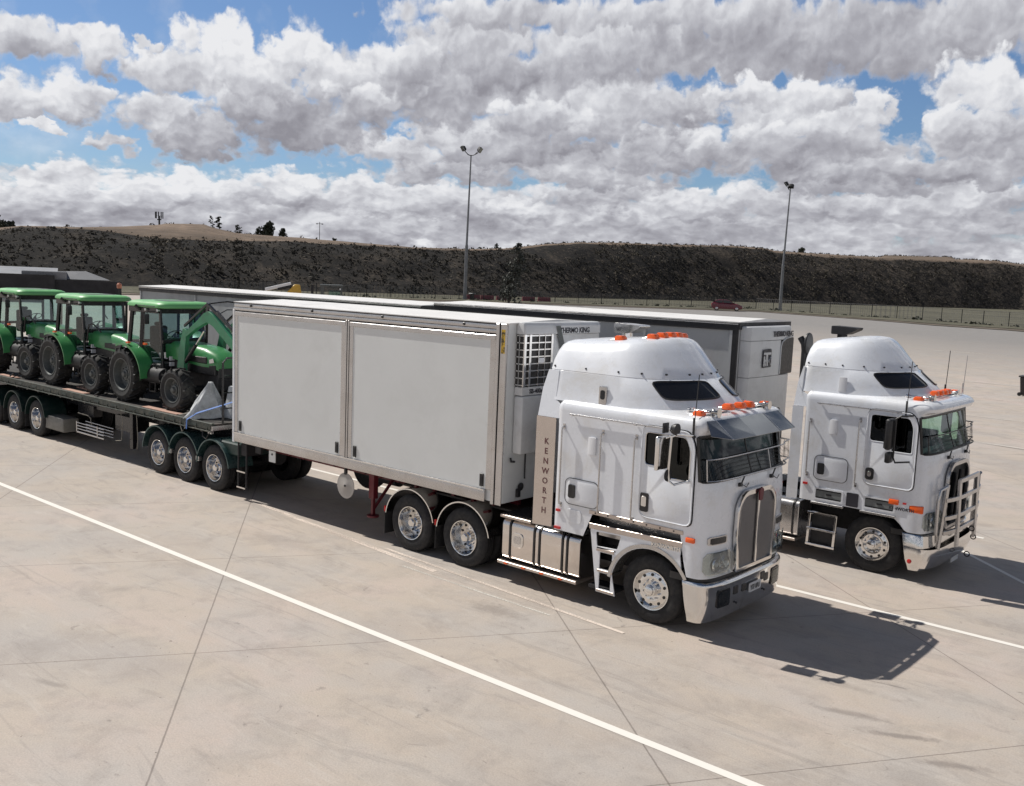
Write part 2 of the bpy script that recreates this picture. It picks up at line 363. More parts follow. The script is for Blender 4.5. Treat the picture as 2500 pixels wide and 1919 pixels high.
def build_truck(name, loc, label, v):
    R = root(name, loc, label, 'truck', 'white cab-over prime movers with sleeper cabs')
    one = v['kind'] == 1; ex = .42 if one else .24
    xr = v['xr']; hw = 1.25; yS = -1.25
    nside = sorted(set([round(xr+.1+i*(-.72-(xr+.1))/6, 3) for i in range(7)] + [-.66+.08*i for i in range(5)] + [-.24] + [-.16+.08*i for i in range(10)] + [.62]))
    # ---- cab shell
    LV = [(1.56, .96, 1.03), (1.62, .965, 1.03), (1.95, .96, 1.03), (2.2, .93, 1.), (2.28, .9, 1.), (2.45, .84, 1.), (2.7, .76, 1.), (2.9, .715, 1.), (2.95, .74, 1.), (3.0, .80 if one else .9, 1.), (3.06, .80 if one else .93, 1.)]
    ring = lambda z, xf, h, zf=None: [(x, y, z) for x, y in plan(xr, .62, xf, h, 4, nside)]
    def zlow(x, y):
        if abs(y) < 1.2 and x < .3: return 1.13
        if x > .56: return .88 if x > .6 else .87
        if one:
            return 1.5 if -1.12 < x < .53 else 1.1
        if abs(x) < .66 or x > 0:
            return max(.87, min(1.13, .5+sqrt(max(0, .69**2-x*x)))) if x > 0 else 1.13
        return 1.13
    rows = []
    base = plan(xr, .62, .955, hw, 4, nside)
    rows.append([(x, y, zlow(x, y)) for x, y in base])
    base2 = plan(xr, .62, .975, hw, 4, nside)
    rows.append([(x, y, max(1.16, zlow(x, y)+.02)) for x, y in base2])
    for z, xf, _ in LV: rows.append(ring(z, xf, hw))
    rows.append([(x, y, 3.11) for x, y in plan(xr+.01, .60, .79 if one else .9, hw-.02, 4, nside)])
    rows.append([(x, y, 3.15) for x, y in plan(xr+.03, .56, .75 if one else .84, hw-.06, 4, nside)])
    rows.append([(x, y, 3.175) for x, y in plan(xr+.06, .50, .70 if one else .76, hw-.14, 4, nside)])
    rows.append([(x, y, 3.2) for x, y in plan(xr+.2, .3, .5, hw-.4, 4, nside)])
    rows.append([(x, y, 3.21) for x, y in plan(xr+.8, .1, .2, .3, 4, nside)])
    vs, fs = loft(rows); m = len(rows[0])
    lev = lambda z: [i for i, r in enumerate(rows) if abs(r[3][2]-z) < 1e-4 and abs(r[-1][2]-z) < 1e-4][0]
    iws0, iws1 = lev(2.28), lev(2.9); iw0, iw1 = lev(2.2), lev(2.9)
    ns0 = 3+nside.index(-.24); ns1 = 3+nside.index(.62); nfront = 3+len(nside)-1
    keep = []; wsf = []; 
    mir = lambda k: (m-1-k)
    for i in range(len(rows)-1):
        for k in range(m):
            f = fs[i*m+k]
            xm = sum(vs[q][0] for q in f)/4; ym = sum(vs[q][1] for q in f)/4
            if iws0 <= i < iws1 and nfront+1 <= k < m-1-nfront-1: wsf.append(f); continue
            if iw0 <= i < iw1 and -.24 <= xm <= .62 and abs(abs(ym)-1.25) < .002: continue
            keep.append(f)
    keep.append(tuple((len(rows)-1)*m+k for k in range(m)))
    c = MB(); c.add(vs, keep); body = c.build('cab_body', 'white', R, ang=38)
    w = MB(); w.add(vs, wsf); w.build('windscreen', 'glass_dark' if one else 'glass', R)
    # windscreen rubber edge + centre divider
    b = MB()
    path = [rows[iws0][k] for k in range(nfront+1, m-nfront-1)]
    top = [rows[iws1][k] for k in range(nfront+1, m-nfront-1)]
    off = lambda L: [(x+.004, y*1.002, z) for x, y, z in L]
    b.tube(off(path)+off(top)[::-1], .022, 6, closed=True)
    zc = [rows[i][nfront+10] for i in range(iws0, iws1+1)]
    b.tube(zc, .012, 6)
    b.build('windscreen_seal', 'black', R)
    # ---- interior
    b = MB(); b.box(xr+.06, .6, -1.2, 1.2, 1.16 if not one else 1.52, 1.6); b.box(.6, .85, -.9, .9, 1.5, 1.6); b.build('cab_interior', 'interior', R); b = MB(); b.box(-.62, -.55, -1.19, 1.19, 1.6, 3.05); b.build('cab_rear_wall', 'seat' if one else 'tk', R); b = MB(); b.box(-.54, .5, -.3, .3, 1.6, 1.8); b.build('cab_interior', 'interior' , R); b = MB(); b.box(.38, .62, -1.18, 1.18, 1.6, 2.22); b.box(.6, .82, -.98, .98, 1.6, 2.2); b.box(.3, .45, -.9, -.4, 2.1, 2.3); b.build('dashboard', 'black', R, bevel=.03)  # farther cab's rear wall coloured pale in place of light behind the windscreen
    for sy in (-.68, .68):
        b = MB(); b.box(-.35, .12, sy-.24, sy+.24, 1.75, 1.95); b.box(-.4, -.26, sy-.24, sy+.24, 1.9, 2.55); b.box(-.38, -.28, sy-.13, sy+.13, 2.56, 2.75)
        b.build('seat', 'seat', R, bevel=.05, seg=2)
    b = MB(); b.lathe([(.21, 0), (.225, .012), (.235, 0), (.225, -.012)], (0, 0, 0), 'Z', 28, closed=True); b.bar((-.21, 0, 0), (.21, 0, 0), .03, .02); b.bar((0, -.21, 0), (0, 0, 0), .03, .02)
    st = b.build('steering_wheel', 'black', R, loc=(.3, -.65, 2.22)); st.rotation_euler = (0, radians(-55), 0)
    # ---- aerodynamic sleeper roof
    xq = xr-(.33 if one else .17); rw = []
    sd = [round(xq+.15+i*(-.62-xq-.15)/6, 3) for i in range(7)]
    for z, a, xc, xf, h, n in ((3.14, 0, -.75, .64, 1.17, 2.1), (3.2, 0, -.75, .585, 1.155, 2.1), (3.34, 0, -.75, .45, 1.135, 2.05), (3.6, 0, -.80, .12, 1.10, 2.), (3.606, 0, -.80, .105, 1.093, 2.), (3.614, 0, -.80, .10, 1.10, 2.), (3.75, 0, -.84, -.06, 1.045, 2.),
                               (3.9, .02, -.88, -.24, .965, 2.05), (3.99, .045, -.90, -.355, .885, 2.0), (4.035, .08, -.92, -.425, .82, 2.0), (4.062, .14, -.94, -.49, .73, 2.0), (4.08, .30, -.96, -.60, .52, 2.), (4.09, .6, -1.0, -.78, .2, 2.)):
        rise = .0
        sdd = [x for x in [round(xq+a+.1+i*(xc-.03-xq-a-.1)/6, 3) for i in range(7)]]
        rw.append([(x, y, z+(.10*max(0, 1-abs(x+.5)/1.25)+.03*(1-abs(y)))*min(1, max(0, (z-3.62)/.35))) for x, y in plan(xq+a, xc, xf, h, n, sdd, 12, .1)])
    vs, fs = loft(rw); mm = len(rw[0]); fs.append(tuple((len(rw)-1)*mm+k for k in range(mm))); fs.append(tuple(range(mm))[::-1])
    c = MB(); c.add(vs, fs); air = c.build('sleeper_roof', 'white', R, ang=40)
    # bolts on the roof seam
    b = MB()
    for k in (3, 6, 9, 12, 15, 18, 20):
        if k < mm//2:
            p = Vector(rw[6][k])*.0 + (Vector(rw[5][k])*.65+Vector(rw[6][k])*.35)
            b.cyl(p+Vector((-.0, .02, 0)), p+Vector((.004, -.012, .004)), .018, .014, 10)
            b.cyl((p.x, -p.y-.02, p.z), (p.x+.004, -p.y+.012, p.z+.004), .018, .014, 10)
    b.build('roof_bolts', 'steel', air)
    PR = [(3.14, -.75, .64, 1.17, 2.1), (3.2, -.75, .585, 1.155, 2.1), (3.34, -.75, .45, 1.135, 2.05), (3.6, -.80, .12, 1.10, 2.)]
    def sp(t, z):
        for a, c_ in zip(PR, PR[1:]):
            if a[0] <= z <= c_[0]+1e-6:
                u = (z-a[0])/(c_[0]-a[0]); xc, xf, h, n = [a[i]*(1-u)+c_[i]*u for i in (1, 2, 3, 4)]
        return Vector((xc+(xf-xc)*sin(t)**(2/n), -h*cos(t)**(2/n), z))
    for s in (-1, 1):
        n = 14; P = []; P2 = []
        for j in range(n+1):
            for i in range(n+1):
                u = 2*i/n-1; w_ = 2*j/n-1; u2 = .5+.5*u*(1-.05*abs(w_)**7); w2 = .5+.5*w_*(1-.14*abs(u)**7)
                t = (.50*(1-w2)+.57*w2)*(1-u2)+(1.40*(1-w2)+1.42*w2)*u2; z = (3.575*(1-u2)+3.585*u2)*(1-w2)+(3.325*(1-u2)+3.36*u2)*w2
                p = sp(t, z); nr = (sp(t+.02, z)-sp(t-.02, z)).cross(sp(t, z+.01)-sp(t, z-.01)).normalized(); nr = nr if nr.x-nr.y*.2 > 0 else -nr
                p = p+nr*.008; P.append((p.x, p.y*-s, p.z))
        g = MB(); g.add(P, [(j*(n+1)+i, j*(n+1)+i+1, (j+1)*(n+1)+i+1, (j+1)*(n+1)+i) for j in range(n) for i in range(n)])
        o = g.build('upper_window', 'black_glass', R)
        idx = [i for i in range(n+1)] + [(j*(n+1)+n) for j in range(1, n+1)] + [n*(n+1)+i for i in range(n-1, -1, -1)] + [j*(n+1) for j in range(n-1, 0, -1)]
        fr = MB(); fr.tube([P[i] for i in idx], .014, 6, closed=True); fr.build('window_seal', 'black', o)
    # ---- doors on both sides
    for s in (-1, 1):
        def pl(mb, outer, y, t, holes=()):
            if s == -1: mb.plate(outer, (0, -y, 0), (1, 0, 0), (0, 0, 1), t, holes)
            else: mb.plate([(-u, w_) for u, w_ in outer], (0, y, 0), (-1, 0, 0), (0, 0, 1), t, [[(-u, w_) for u, w_ in h] for h in holes])
        dfr = rpoly([(-.245, 1.6), (.665, 1.6), (.665, 2.78), (.56, 2.98), (-.245, 2.98)], [.16, .12, .2, .1, .14])
        din = rpoly([(-.225, 1.62), (.645, 1.62), (.645, 2.77), (.55, 2.96), (-.225, 2.96)], [.15, .11, .2, .1, .13])
        win = rpoly([(-.17, 2.40), (.22, 2.40), (.22, 2.26), (.58, 2.26), (.58, 2.72), (.50, 2.88), (-.17, 2.88)], [.07, .03, .03, .04, .1, .06, .07])
        b = MB(); pl(b, dfr, 1.251, .004, [win]); b.build('door_gap', 'black', R)
        b = MB(); pl(b, din, 1.256, .022, [win]); d = b.build('door', 'white', R, bevel=.008, seg=2)
        b = MB(); pl(b, win, 1.246, .004); b.build('window', 'side_glass' if s == -1 else 'glass', d)
        b = MB(); b.tube([(x, s*1.276, z) for x, z in rpoly([(-.19, 2.39), (.6, 2.39), (.6, 2.24)], .001)] [:0] + [(x, s*1.277, z) for x, z in din], .011, 6, closed=True); b.build('door_trim', 'white', d)
        b = MB(); b.tube([(x, s*1.272, z) for x, z in win], .010, 6, closed=True); b.build('window_frame', 'chrome' if one else 'white', d)
        b = MB(); pl(b, rrect(-.20, -.06, 1.70, 1.98, .03) if one else rrect(-.19, -.04, 1.70, 1.92, .05), 1.279, .012)
        h = b.build('door_handle', 'black', d, bevel=.006)
        b = MB(); pl(b, rrect(-.175, -.09, 1.78, 1.93, .02) if one else rrect(-.15, -.08, 1.76, 1.86, .03), 1.292, .01); b.build('latch', 'chrome', h, bevel=.004)
        # mirrors
        ym = s*(1.25+.30)
        if one:
            b = MB(); b.tube([(.60, s*1.28, 2.92), (.5, ym, 2.95), (.42, ym, 2.9), (.40, ym, 2.4), (.42, ym, 2.28), (.5, ym, 2.24), (.60, s*1.28, 2.28)], .017, 8)
            b.tube([(.34, ym, 2.88), (.44, ym, 2.93)], .014, 8); a = b.build('mirror_arm', 'chrome', R)
            b = MB(); b.box(.24, .30, ym-.13, ym+.13, 2.42, 2.90); h = b.build('mirror', 'chrome', R, bevel=.02, seg=3)
            b = MB(); b.box(.232, .24, ym-.085, ym+.085, 2.46, 2.88); b.build('mirror_glass', 'black_glass', h)
            b = MB(); b.lathe([(0, 0), (.05, .008), (.085, .03), (.09, .05), (.0, .055)], (.36, ym, 2.36), 'X', 24); b.build('round_mirror', 'steel', R)
            b = MB(); b.lathe([(0, 0), (.06, .01), (.08, .05), (.085, .09), (.0, .1)], (.42, ym, 3.02), 'X', 20); b.box(.34, .36, ym-.12, ym+.02, 2.96, 3.1); b.build('spot_lamp', 'black', R)
        else:
            b = MB(); b.tube([(.55, s*1.28, 2.93), (.44, ym, 2.93), (.36, ym, 2.88), (.36, ym, 2.2), (.40, ym, 2.12), (.55, s*1.28, 2.12)], .017, 8); b.build('mirror_arm', 'black', R)
            b = MB(); b.box(.22, .33, ym-.12, ym+.12, 2.33, 2.87); h = b.build('mirror', 'black', R, bevel=.04, seg=3)
            b = MB(); b.box(.212, .222, ym-.1, ym+.1, 2.36, 2.84); b.build('mirror_glass', 'black_glass', h)
            b = MB(); b.box(.24, .34, ym-.10, ym+.10, 2.10, 2.29); b.build('lower_mirror', 'black', R, bevel=.03, seg=2)
        # grab rails
        rails = [(-1.68, 1.52, 2.76), (-.94, 1.52, 2.76), (-.34, 1.53, 2.77)] if one else [(xr+.14, 1.62, 2.62), (-.36, 1.56, 2.74)]
        for x, z0, z1 in rails:
            b = MB(); b.tube([(x, s*1.25, z0), (x, s*1.30, z0+.02), (x, s*1.305, z0+.06), (x, s*1.305, z1-.06), (x, s*1.30, z1-.02), (x, s*1.25, z1)], .013, 8)
            for z in (z0, z1): b.box(x-.022, x+.022, s*1.25-.006, s*1.25+.006 if s == 1 else s*1.25+.006, z-.04, z+.04)
            b.build('grab_rail', 'alu', R)
        b = MB(); x0, x1 = (-1.56, .29) if one else (xr+.25, .35)
        b.tube([(x0, s*1.285, 2.965), (x1, s*1.285, 2.965)], .013, 8)
        for k in range(4):
            x = x0+.06+(x1-x0-.12)*k/3; b.box(x-.015, x+.015, s*1.285-.03, s*1.285+.03, 2.945, 2.96)
        b.build('roof_rail', 'alu', R)
        # locker hatch
        lx0, lx1, lz0, lz1 = (-1.60, -.97, 1.56, 1.97) if one else (xr+.27, -.52, 1.55, 2.0)
        b = MB(); pl(b, rrect(lx0, lx1, lz0, lz1, .10), 1.252, .012); lc = b.build('locker_hatch', 'white', R, bevel=.005, seg=2)
        b = MB(); b.tube([(x, s*1.262, z) for x, z in rrect(lx0, lx1, lz0, lz1, .10)], .006, 6, closed=True); b.build('hatch_seal', 'steel', lc)
        b = MB(); pl(b, rrect(lx0+.07, lx0+.20, lz0+.10, lz0+.31, .03), 1.268, .012); b.build('hatch_latch', 'black', lc, bevel=.006)
        # small rectangular vents
        for (vx, vz, mat) in (((-1.05+.0, 3.30, 'alu'), (-1.12, 2.52, 'white2')) if one else ((-.78, 3.33, 'white2'), (-.84, 2.55, 'white2'))):
            yy = 1.25 if vz < 3 else 1.135
            b = MB(); pl(b, rrect(vx-.07, vx+.07, vz-.14, vz+.14, .02), yy, .03); vv = b.build('vent_cover', mat, R, bevel=.008, seg=2)
            if mat == 'alu':
                b = MB(); pl(b, rrect(vx-.04, vx+.04, vz-.06, vz+.08, .03), yy+.032, .006); b.build('vent_grille', 'steel', vv)
        if one:
            b = MB(); pl(b, rrect(-1.56, -1.27, 1.27, 1.48, .06), 1.252, .008); b.build('filler_hatch', 'white', R, bevel=.003)
            b = MB(); pl(b, rrect(-1.76, -1.68, 1.40, 1.44, .008), 1.252, .02); pl(b, rrect(-1.78, -1.66, 1.12, 1.16, .008), 1.252, .02); b.build('side_marker', 'red_lens', R, bevel=.004)
        else:
            b = MB(); pl(b, rrect(xr+.08, xr+.17, 1.42, 1.46, .008), 1.252, .02); b.build('side_marker', 'red_lens', R, bevel=.004)
        # stainless side extender behind the sleeper
        b = MB(); b.plate([(u*-s, w_) for u, w_ in ((xr-ex, 1.10), (xr-.03, 1.12), (xr-.03, 2.86), (xr-ex, 2.86))] if s == 1 else [(xr-ex, 1.10), (xr-.03, 1.12), (xr-.03, 2.86), (xr-ex, 2.86)], (0, s*1.235, 0), (-s, 0, 0), (0, 0, 1), .012)
        e = b.build('side_extender', 'stainless' if one else 'white', R)
        b = MB(); Q = [(xr-ex+.01, 1.235, 2.864), (xr+.02, 1.235, 2.864), (xr+.02, 1.22, 3.08), (xr-.12, 1.165, 3.14), (xr-.12, 1.108, 3.6), (xr-ex+.09, 1.10, 3.6), (xr-ex+.03, 1.16, 3.3)]; b.add([(x, s*y, z) for x, y, z in Q]+[(x, s*(y-.02), z) for x, y, z in Q], [tuple(range(7)), tuple(range(7, 14))]+[(i, (i+1) % 7, 7+(i+1) % 7, 7+i) for i in range(7)]); b.build('upper_extender', 'white', R)
        if one and s == -1:
            text('lettering', '\n'.join('KENWORTH'), .135, 'redink', e, (xr-.20, -1.2485, 2.43), (1, 0, 0), (0, 0, 1), .002, 'CENTER', line=1.18, bold=.003)
    # ---- front: grille, lamps, bumper
    xg = .985
    go = rpoly([(-.57, .90), (.57, .90), (.615, 1.4), (.60, 1.9), (.40, 2.08), (-.40, 2.08), (-.60, 1.9), (-.615, 1.4)], [.05, .05, .1, .12, .25, .25, .12, .1], 6)
    gi = rpoly([(-.505, .95), (.505, .95), (.555, 1.4), (.54, 1.86), (.37, 2.01), (-.37, 2.01), (-.54, 1.86), (-.555, 1.4)], [.05, .05, .1, .1, .22, .22, .1, .1], 6)
    b = MB(); b.plate(go, (xg, 0, 0), (0, 1, 0), (0, 0, 1), .06, [gi]); g = b.build('grille_surround', 'chrome' if one else 'alu', R, bevel=.02, seg=3)
    b = MB(); b.plate(gi, (xg-.005, 0, 0), (0, 1, 0), (0, 0, 1), .006); b.build('radiator', 'steel', R)
    if one:
        b = MB(); b.plate(gi, (xg+.03, 0, 0), (0, 1, 0), (0, 0, 1), .004); b.build('grille_mesh', 'grille', R)
        b = MB(); b.box(xg+.04, xg+.075, -.022, .022, .96, 2.0); b.build('grille_bar', 'chrome', g, bevel=.008)
        b = MB(); b.plate(rpoly([(-.05, 1.9), (.05, 1.9), (.07, 2.06), (0, 2.1), (-.07, 2.06)], .02), (xg+.078, 0, 0), (0, 1, 0), (0, 0, 1), .02); b.build('badge', 'red', g, bevel=.005)
    else:
        b = MB()
        for k in range(3): b.bar((xg+.03, -.44+.4*k, 1.0), (xg+.06, -.40+.4*k, 1.92), .16 if k == 0 else .05, .02)
        b.build('grille_frame', 'steel', g)
    # black belt between body and bumper
    belt = plan(.30, .60, .94, 1.21, 4, [.5])
    b = MB(); b.add([(x, y, z) for z in (.80, .90) for x, y in belt], [(k, (k+1) % len(belt), (k+1) % len(belt)+len(belt), k+len(belt)) for k in range(len(belt))]); b.build('bumper_gap', 'black', R)
    # bumper
    def barc(z, xf, xc, h, n=4.2):
        P = plan(-9, xc, xf, h, n, [xc], 12)
        P = [p for p in P if p[0] > -5]
        return [(x, y, z) for x, y in P]
    pr = [(.825, .985, .56, 1.25), (.80, 1.02, .57, 1.262), (.765, 1.03, .575, 1.265), (.745, 1.02, .58, 1.262), (.60, 1.02, .60, 1.262), (.45, 1.01, .63, 1.26), (.32, .98, .66, 1.25), (.24, .95, .67, 1.24)] if one else \
         [(.86, .98, .53, 1.25), (.84, 1.01, .54, 1.26), (.6, 1.03, .58, 1.262), (.4, 1.02, .62, 1.26), (.30, .98, .66, 1.25), (.22, .93, .68, 1.235)]
    rr = [barc(z, xf, xc, h) for z, xf, xc, h in pr]
    inner = [[(x-.04 if x > .9 else x-.01, y*.97, z) for x, y, z in r] for r in rr]
    vs = [p for r in rr for p in r] + [p for r in inner for p in r]; k0 = len(rr)*len(rr[0]); q = len(rr[0]); fs = []
    for i in range(len(rr)-1):
        for k in range(q-1):
            fs.append((i*q+k, i*q+k+1, (i+1)*q+k+1, (i+1)*q+k)); fs.append((k0+i*q+k, k0+(i+1)*q+k, k0+(i+1)*q+k+1, k0+i*q+k+1))
    for k in range(q-1): fs.append((k, k0+k, k0+k+1, k+1)); e0 = (len(rr)-1)*q; fs.append((e0+k, e0+k+1, k0+e0+k+1, k0+e0+k))
    for i in range(len(rr)-1): fs.append((i*q, (i+1)*q, k0+(i+1)*q, k0+i*q)); fs.append((i*q+q-1, k0+i*q+q-1, k0+(i+1)*q+q-1, (i+1)*q+q-1))
    b = MB(); b.add(vs, fs); bp_ = b.build('bumper', 'chrome' , R, ang=40)
    def fp(y, z, out=.012, n=4, xc=.6, xf=1.02, h=1.262):
        return xc+(xf-xc)*(max(0, 1-(abs(y)/h)**n))**(1/n)+out
    def fpatch(y0, y1, z0, z1, name, mat, parent, out=.012, r=.03, xf=1.02, th=.01, xc=.6, h=1.262, n=4, flip=None):
        """rounded rectangle laid on the curved front, offset along its normal"""
        g = MB(); nn = 12; A_ = []; B2 = []
        def pt(y, o_):
            e = .004; dx = (fp(y+e, 0, 0, n, xc, xf, h)-fp(y-e, 0, 0, n, xc, xf, h))/(2*e); L_ = sqrt(1+dx*dx)
            return fp(y, 0, 0, n, xc, xf, h)+o_/L_, y-o_*dx/L_
        for j in (0, 1):
            for i in range(nn+1):
                u = i/nn; y = y0+(y1-y0)*u; d = min(y-y0, y1-y); k = 0 if d > r else r-sqrt(max(0, r*r-(r-d)**2)); z = z0+k if j == 0 else z1-k
                a_ = pt(y, out); b_ = pt(y, out-th); A_.append((a_[0], a_[1], z)); B2.append((b_[0], b_[1], z))
        m_ = nn+1; K = 2*m_
        fs = [(i, i+1, m_+i+1, m_+i) for i in range(nn)] + [(i, K+i, K+i+1, i+1) for i in range(nn)] + [(m_+i, m_+i+1, K+m_+i+1, K+m_+i) for i in range(nn)] + [(0, m_, K+m_, K), (nn, K+nn, K+m_+nn, m_+nn)]
        g.add(A_+B2, fs); return g.build(name, mat, parent, ang=50)
    if one:
        for s in (-1, 1):
            ys = sorted((s*.98, s*.66)); f_ = fpatch(ys[0], ys[1], .44, .70, 'fog_lamp', 'gloss_black', bp_)
            ys = sorted((s*.95, s*.69)); fpatch(ys[0], ys[1], .47, .67, 'fog_lens', 'lens', f_, .016)
            ys = sorted((s*.55, s*.42)); fpatch(ys[0], ys[1], .56, .68, 'bumper_slot', 'black', bp_, .006, .01)
            b = MB(); b.lathe([(0, 0), (.018, 0), (.018, -.02)], (fp(s*.45, .5), s*.45, .42), 'X', 12); b.build('bumper_hole', 'black', bp_)
        np_ = fpatch(-.12, .26, .50, .64, 'number_plate', 'tk', R, .03, .01)
        text('plate_number', 'YTF 07U', .11, 'ink', np_, (fp(0, .5)+.024, -.085, .532), (0, 1, 0), (0, 0, 1), .002, 'LEFT', sx=.72)
        fpatch(-.30, -.17, .55, .66, 'tow_slot', 'black', bp_, .006, .01); fpatch(.30, .43, .60, .72, 'tow_slot', 'black', bp_, .006, .01)
    else:
        for s in (-1, 1):
            b = MB(); b.lathe([(0, -.02), (.035, -.012), (.04, 0)], (.70, s*1.27, .38), 'Y' , 14); b.build('bumper_lamp', 'red_lens', bp_)
        for s in (-.3, .35): fpatch(s-.13, s+.13, .50, .60, 'tow_slot', 'black', bp_, .006, .02)
        b = MB(); b.box(.98, 1.0, .15, .55, .14, .42); b.build('number_plate', 'tk', R, bevel=.004)
    for s in (-1, 1):
        b = MB(); ys = sorted((s*1.2, s*.62))
        hl = fpatch(ys[0], ys[1], .93, 1.26, 'headlight', 'lamp', R, .006, .07, .972, .02, .62, 1.25)
        for yc in (s*.98, s*.78):
            b = MB(); xx = fp(yc, 1.08, -.012, 4, .62, .975, 1.25); b.lathe([(0, .01), (.06, .012), (.085, .026), (.1, .05), (.108, .05), (.11, .02)], (xx-.01, yc, 1.08), 'X', 28); b.build('lamp_bowl', 'chrome', hl)
            b = MB(); b.lathe([(0, .03), (.03, .026), (.035, -.01)], (xx+.01, yc, 1.08), 'X', 14); b.build('bulb', 'white2', hl)
        fpatch(ys[0], ys[1], .93, 1.26, 'headlight_cover', 'lens', hl, .056, .07, .972, .004, .62, 1.25)
        if one:
            ys = sorted((s*1.16, s*.76)); vt = fpatch(ys[0], ys[1], 1.37, 1.49, 'front_vent', 'alu', R, .012, .02, .972, .02, .62, 1.25)
            ys = sorted((s*1.12, s*.80)); fpatch(ys[0], ys[1], 1.385, 1.475, 'vent_mesh', 'gloss_black', vt, .018, .01, .972, .006, .62, 1.25)
            b = MB(); b.box(.585, .725, s*1.25-.035, s*1.25+.035, 1.39, 1.46); b.build('indicator_lamp', 'amber', R, bevel=.012, seg=2)
        else:
            b = MB(); b.box(.60, .84, s*1.20-.05, s*1.20+.05, 1.24, 1.37); il = b.build('indicator_lamp', 'amber', R, bevel=.012, seg=2)
            b = MB(); b.box(.26, .43, s*1.25-.03, s*1.25+.03, 1.33, 1.42); b.build('indicator_lamp', 'amber', R, bevel=.012, seg=2)
            b = MB(); b.box(.5, .56, s*1.25-.012, s*1.25+.012, 1.36, 1.39); b.build('side_marker', 'red_lens', R)
            if s == -1: text('lettering', 'KENWORTH', .075, 'ink', body, (.27, -1.253, 1.24), (1, 0, 0), (0, 0, 1), .003, bold=.002)
    # wipers
    for y0 in (-.45, .55):
        b = MB(); x0 = fp(y0, 0, 0, 4, .62, .93, 1.25)
        b.cyl((x0-.02, y0, 2.16), (x0+.05, y0, 2.18), .03, n=12); b.tube([(x0+.04, y0, 2.18), (x0+.03, y0+.12, 2.3)], .012, 6); b.tube([(x0+.03, y0-.25, 2.30), (x0+.03, y0+.35, 2.31)], .01, 6)
        b.tube([(x0+.03, y0+.05, 2.17), (x0+.05, y0+.15, 2.12), (x0+.02, y0+.28, 2.16)], .006, 6)
        b.build('wiper', 'black', R)
    # stone guard in front of the lower windscreen
    def sg(z, n_, out, y0, y1, xf): return [(fp(y, z, out, 4, .62, xf, 1.27 if True else 0), y, z) for y in [y0+(y1-y0)*i/n_ for i in range(n_+1)]]
    ya, yb = (-1.235, 1.30)
    T_ = sg(2.60, 22, .085, ya, 1.26, .82); B_ = sg(2.30, 22, .055, ya, 1.26, .92)
    T_ += [(.78, 1.47, 2.62), (.62, 1.5, 2.62)]; B_ += [(.80, 1.47, 2.33), (.62, 1.5, 2.33)]
    b = MB(); b.tube(T_, .011, 6); b.tube(B_, .011, 6); b.tube([T_[-1], B_[-1]], .01, 6); b.tube([T_[0], B_[0]], .01, 6); b.tube([T_[15], B_[15]], .007, 6)
    gd = b.build('stone_guard', 'alu' if one else 'black', R)
    b = MB(); k = len(T_); b.add(T_+B_, [(i, i+1, k+i+1, k+i) for i in range(k-1)]); b.build('guard_mesh', 'stone', gd)
    # roof furniture
    for x, y in ((v['x0']+.58, -.32), (.60, 0), (.61, .25)) if one else ((.55, -.30), (.57, -.1), (.58, .12), (.57, .32)): marker_light((x, y, 3.215 if x > .3 else 3.2), R, 1.35 if one else 1.1)
    for y in (-1.02, 1.02): marker_light((.50, y, 3.15), R)
    if one:
        for x, y, z in ((-.72, -.42, 4.15), (-.68, -.22, 4.17), (-.66, -.02, 4.175), (-.66, .18, 4.17), (-.70, .40, 4.15)): marker_light((x, y, z), R)
        marker_light((-1.15, -.66, 4.10), R); marker_light((-1.15, .66, 4.10), R)
    horn(.66, -.86, 3.17, R); horn(.66, .72, 3.17, R, one)
    b = MB(); b.lathe([(0, .1), (.1, .09), (.18, .04), (.2, 0)], (.32, -.02 if one else .05, 3.2), 'Z', 24); b.build('roof_dome', 'tk', R)
    # antennas
    for (x, y, h) in ((.60, -1.27, 3.78), ) if one else ((.42, -1.27, 3.86), (.62, 1.18, 3.9), (.5, .5, 4.0)):
        z0 = 2.95 if abs(y) > 1.2 else 3.15
        b = MB(); b.cyl((x, y, z0-.06), (x, y, z0+.22), .017, n=10); b.tube([(x, y, z0), (x+.01, y+.02, (z0+h)/2), (x+.02, y+.03, h)], .0065, 6)
        b.box(x-.03, x+.03, y-.015, abs(y) > 1.2 and y+.05 or y+.015, z0-.06, z0-.03); b.build('antenna', 'black' if not (not one and y > 1) else 'alu', R)
    # intake snorkel with scoop, far rear corner
    xs = xr-.33; b = MB(); b.tube([(xs, 1.05, 1.3), (xs, 1.05, 4.16)], .1, 18)
    b.plate(rpoly([(-.17, .0), (.13, .0), (.34, .10), (.36, .15), (-.17, .17)], .03), (xs, 1.22, 4.14), (1, 0, 0), (0, 0, 1), .34)
    b.build('intake_snorkel', 'chrome' if one else 'steel', R, bevel=.02)
    if not one:
        b = MB(); b.tube([(xs-.05, -.6, 1.3), (xs-.05, -.6, 3.85), (xs-.07, -.6, 3.98), (xs-.15, -.6, 4.1)], .06, 16); b.build('exhaust_stack', 'black', R)
        b = MB(); b.lathe([(.0, -.03), (.2, -.03), (.21, 0), (.2, .02), (.0, .03)], (0, 0, 0), 'X', 28); o = b.build('exhaust_cowl', 'black', R, loc=(xs-.0, -.55, 3.98)); o.scale = (1, .8, 1.05)
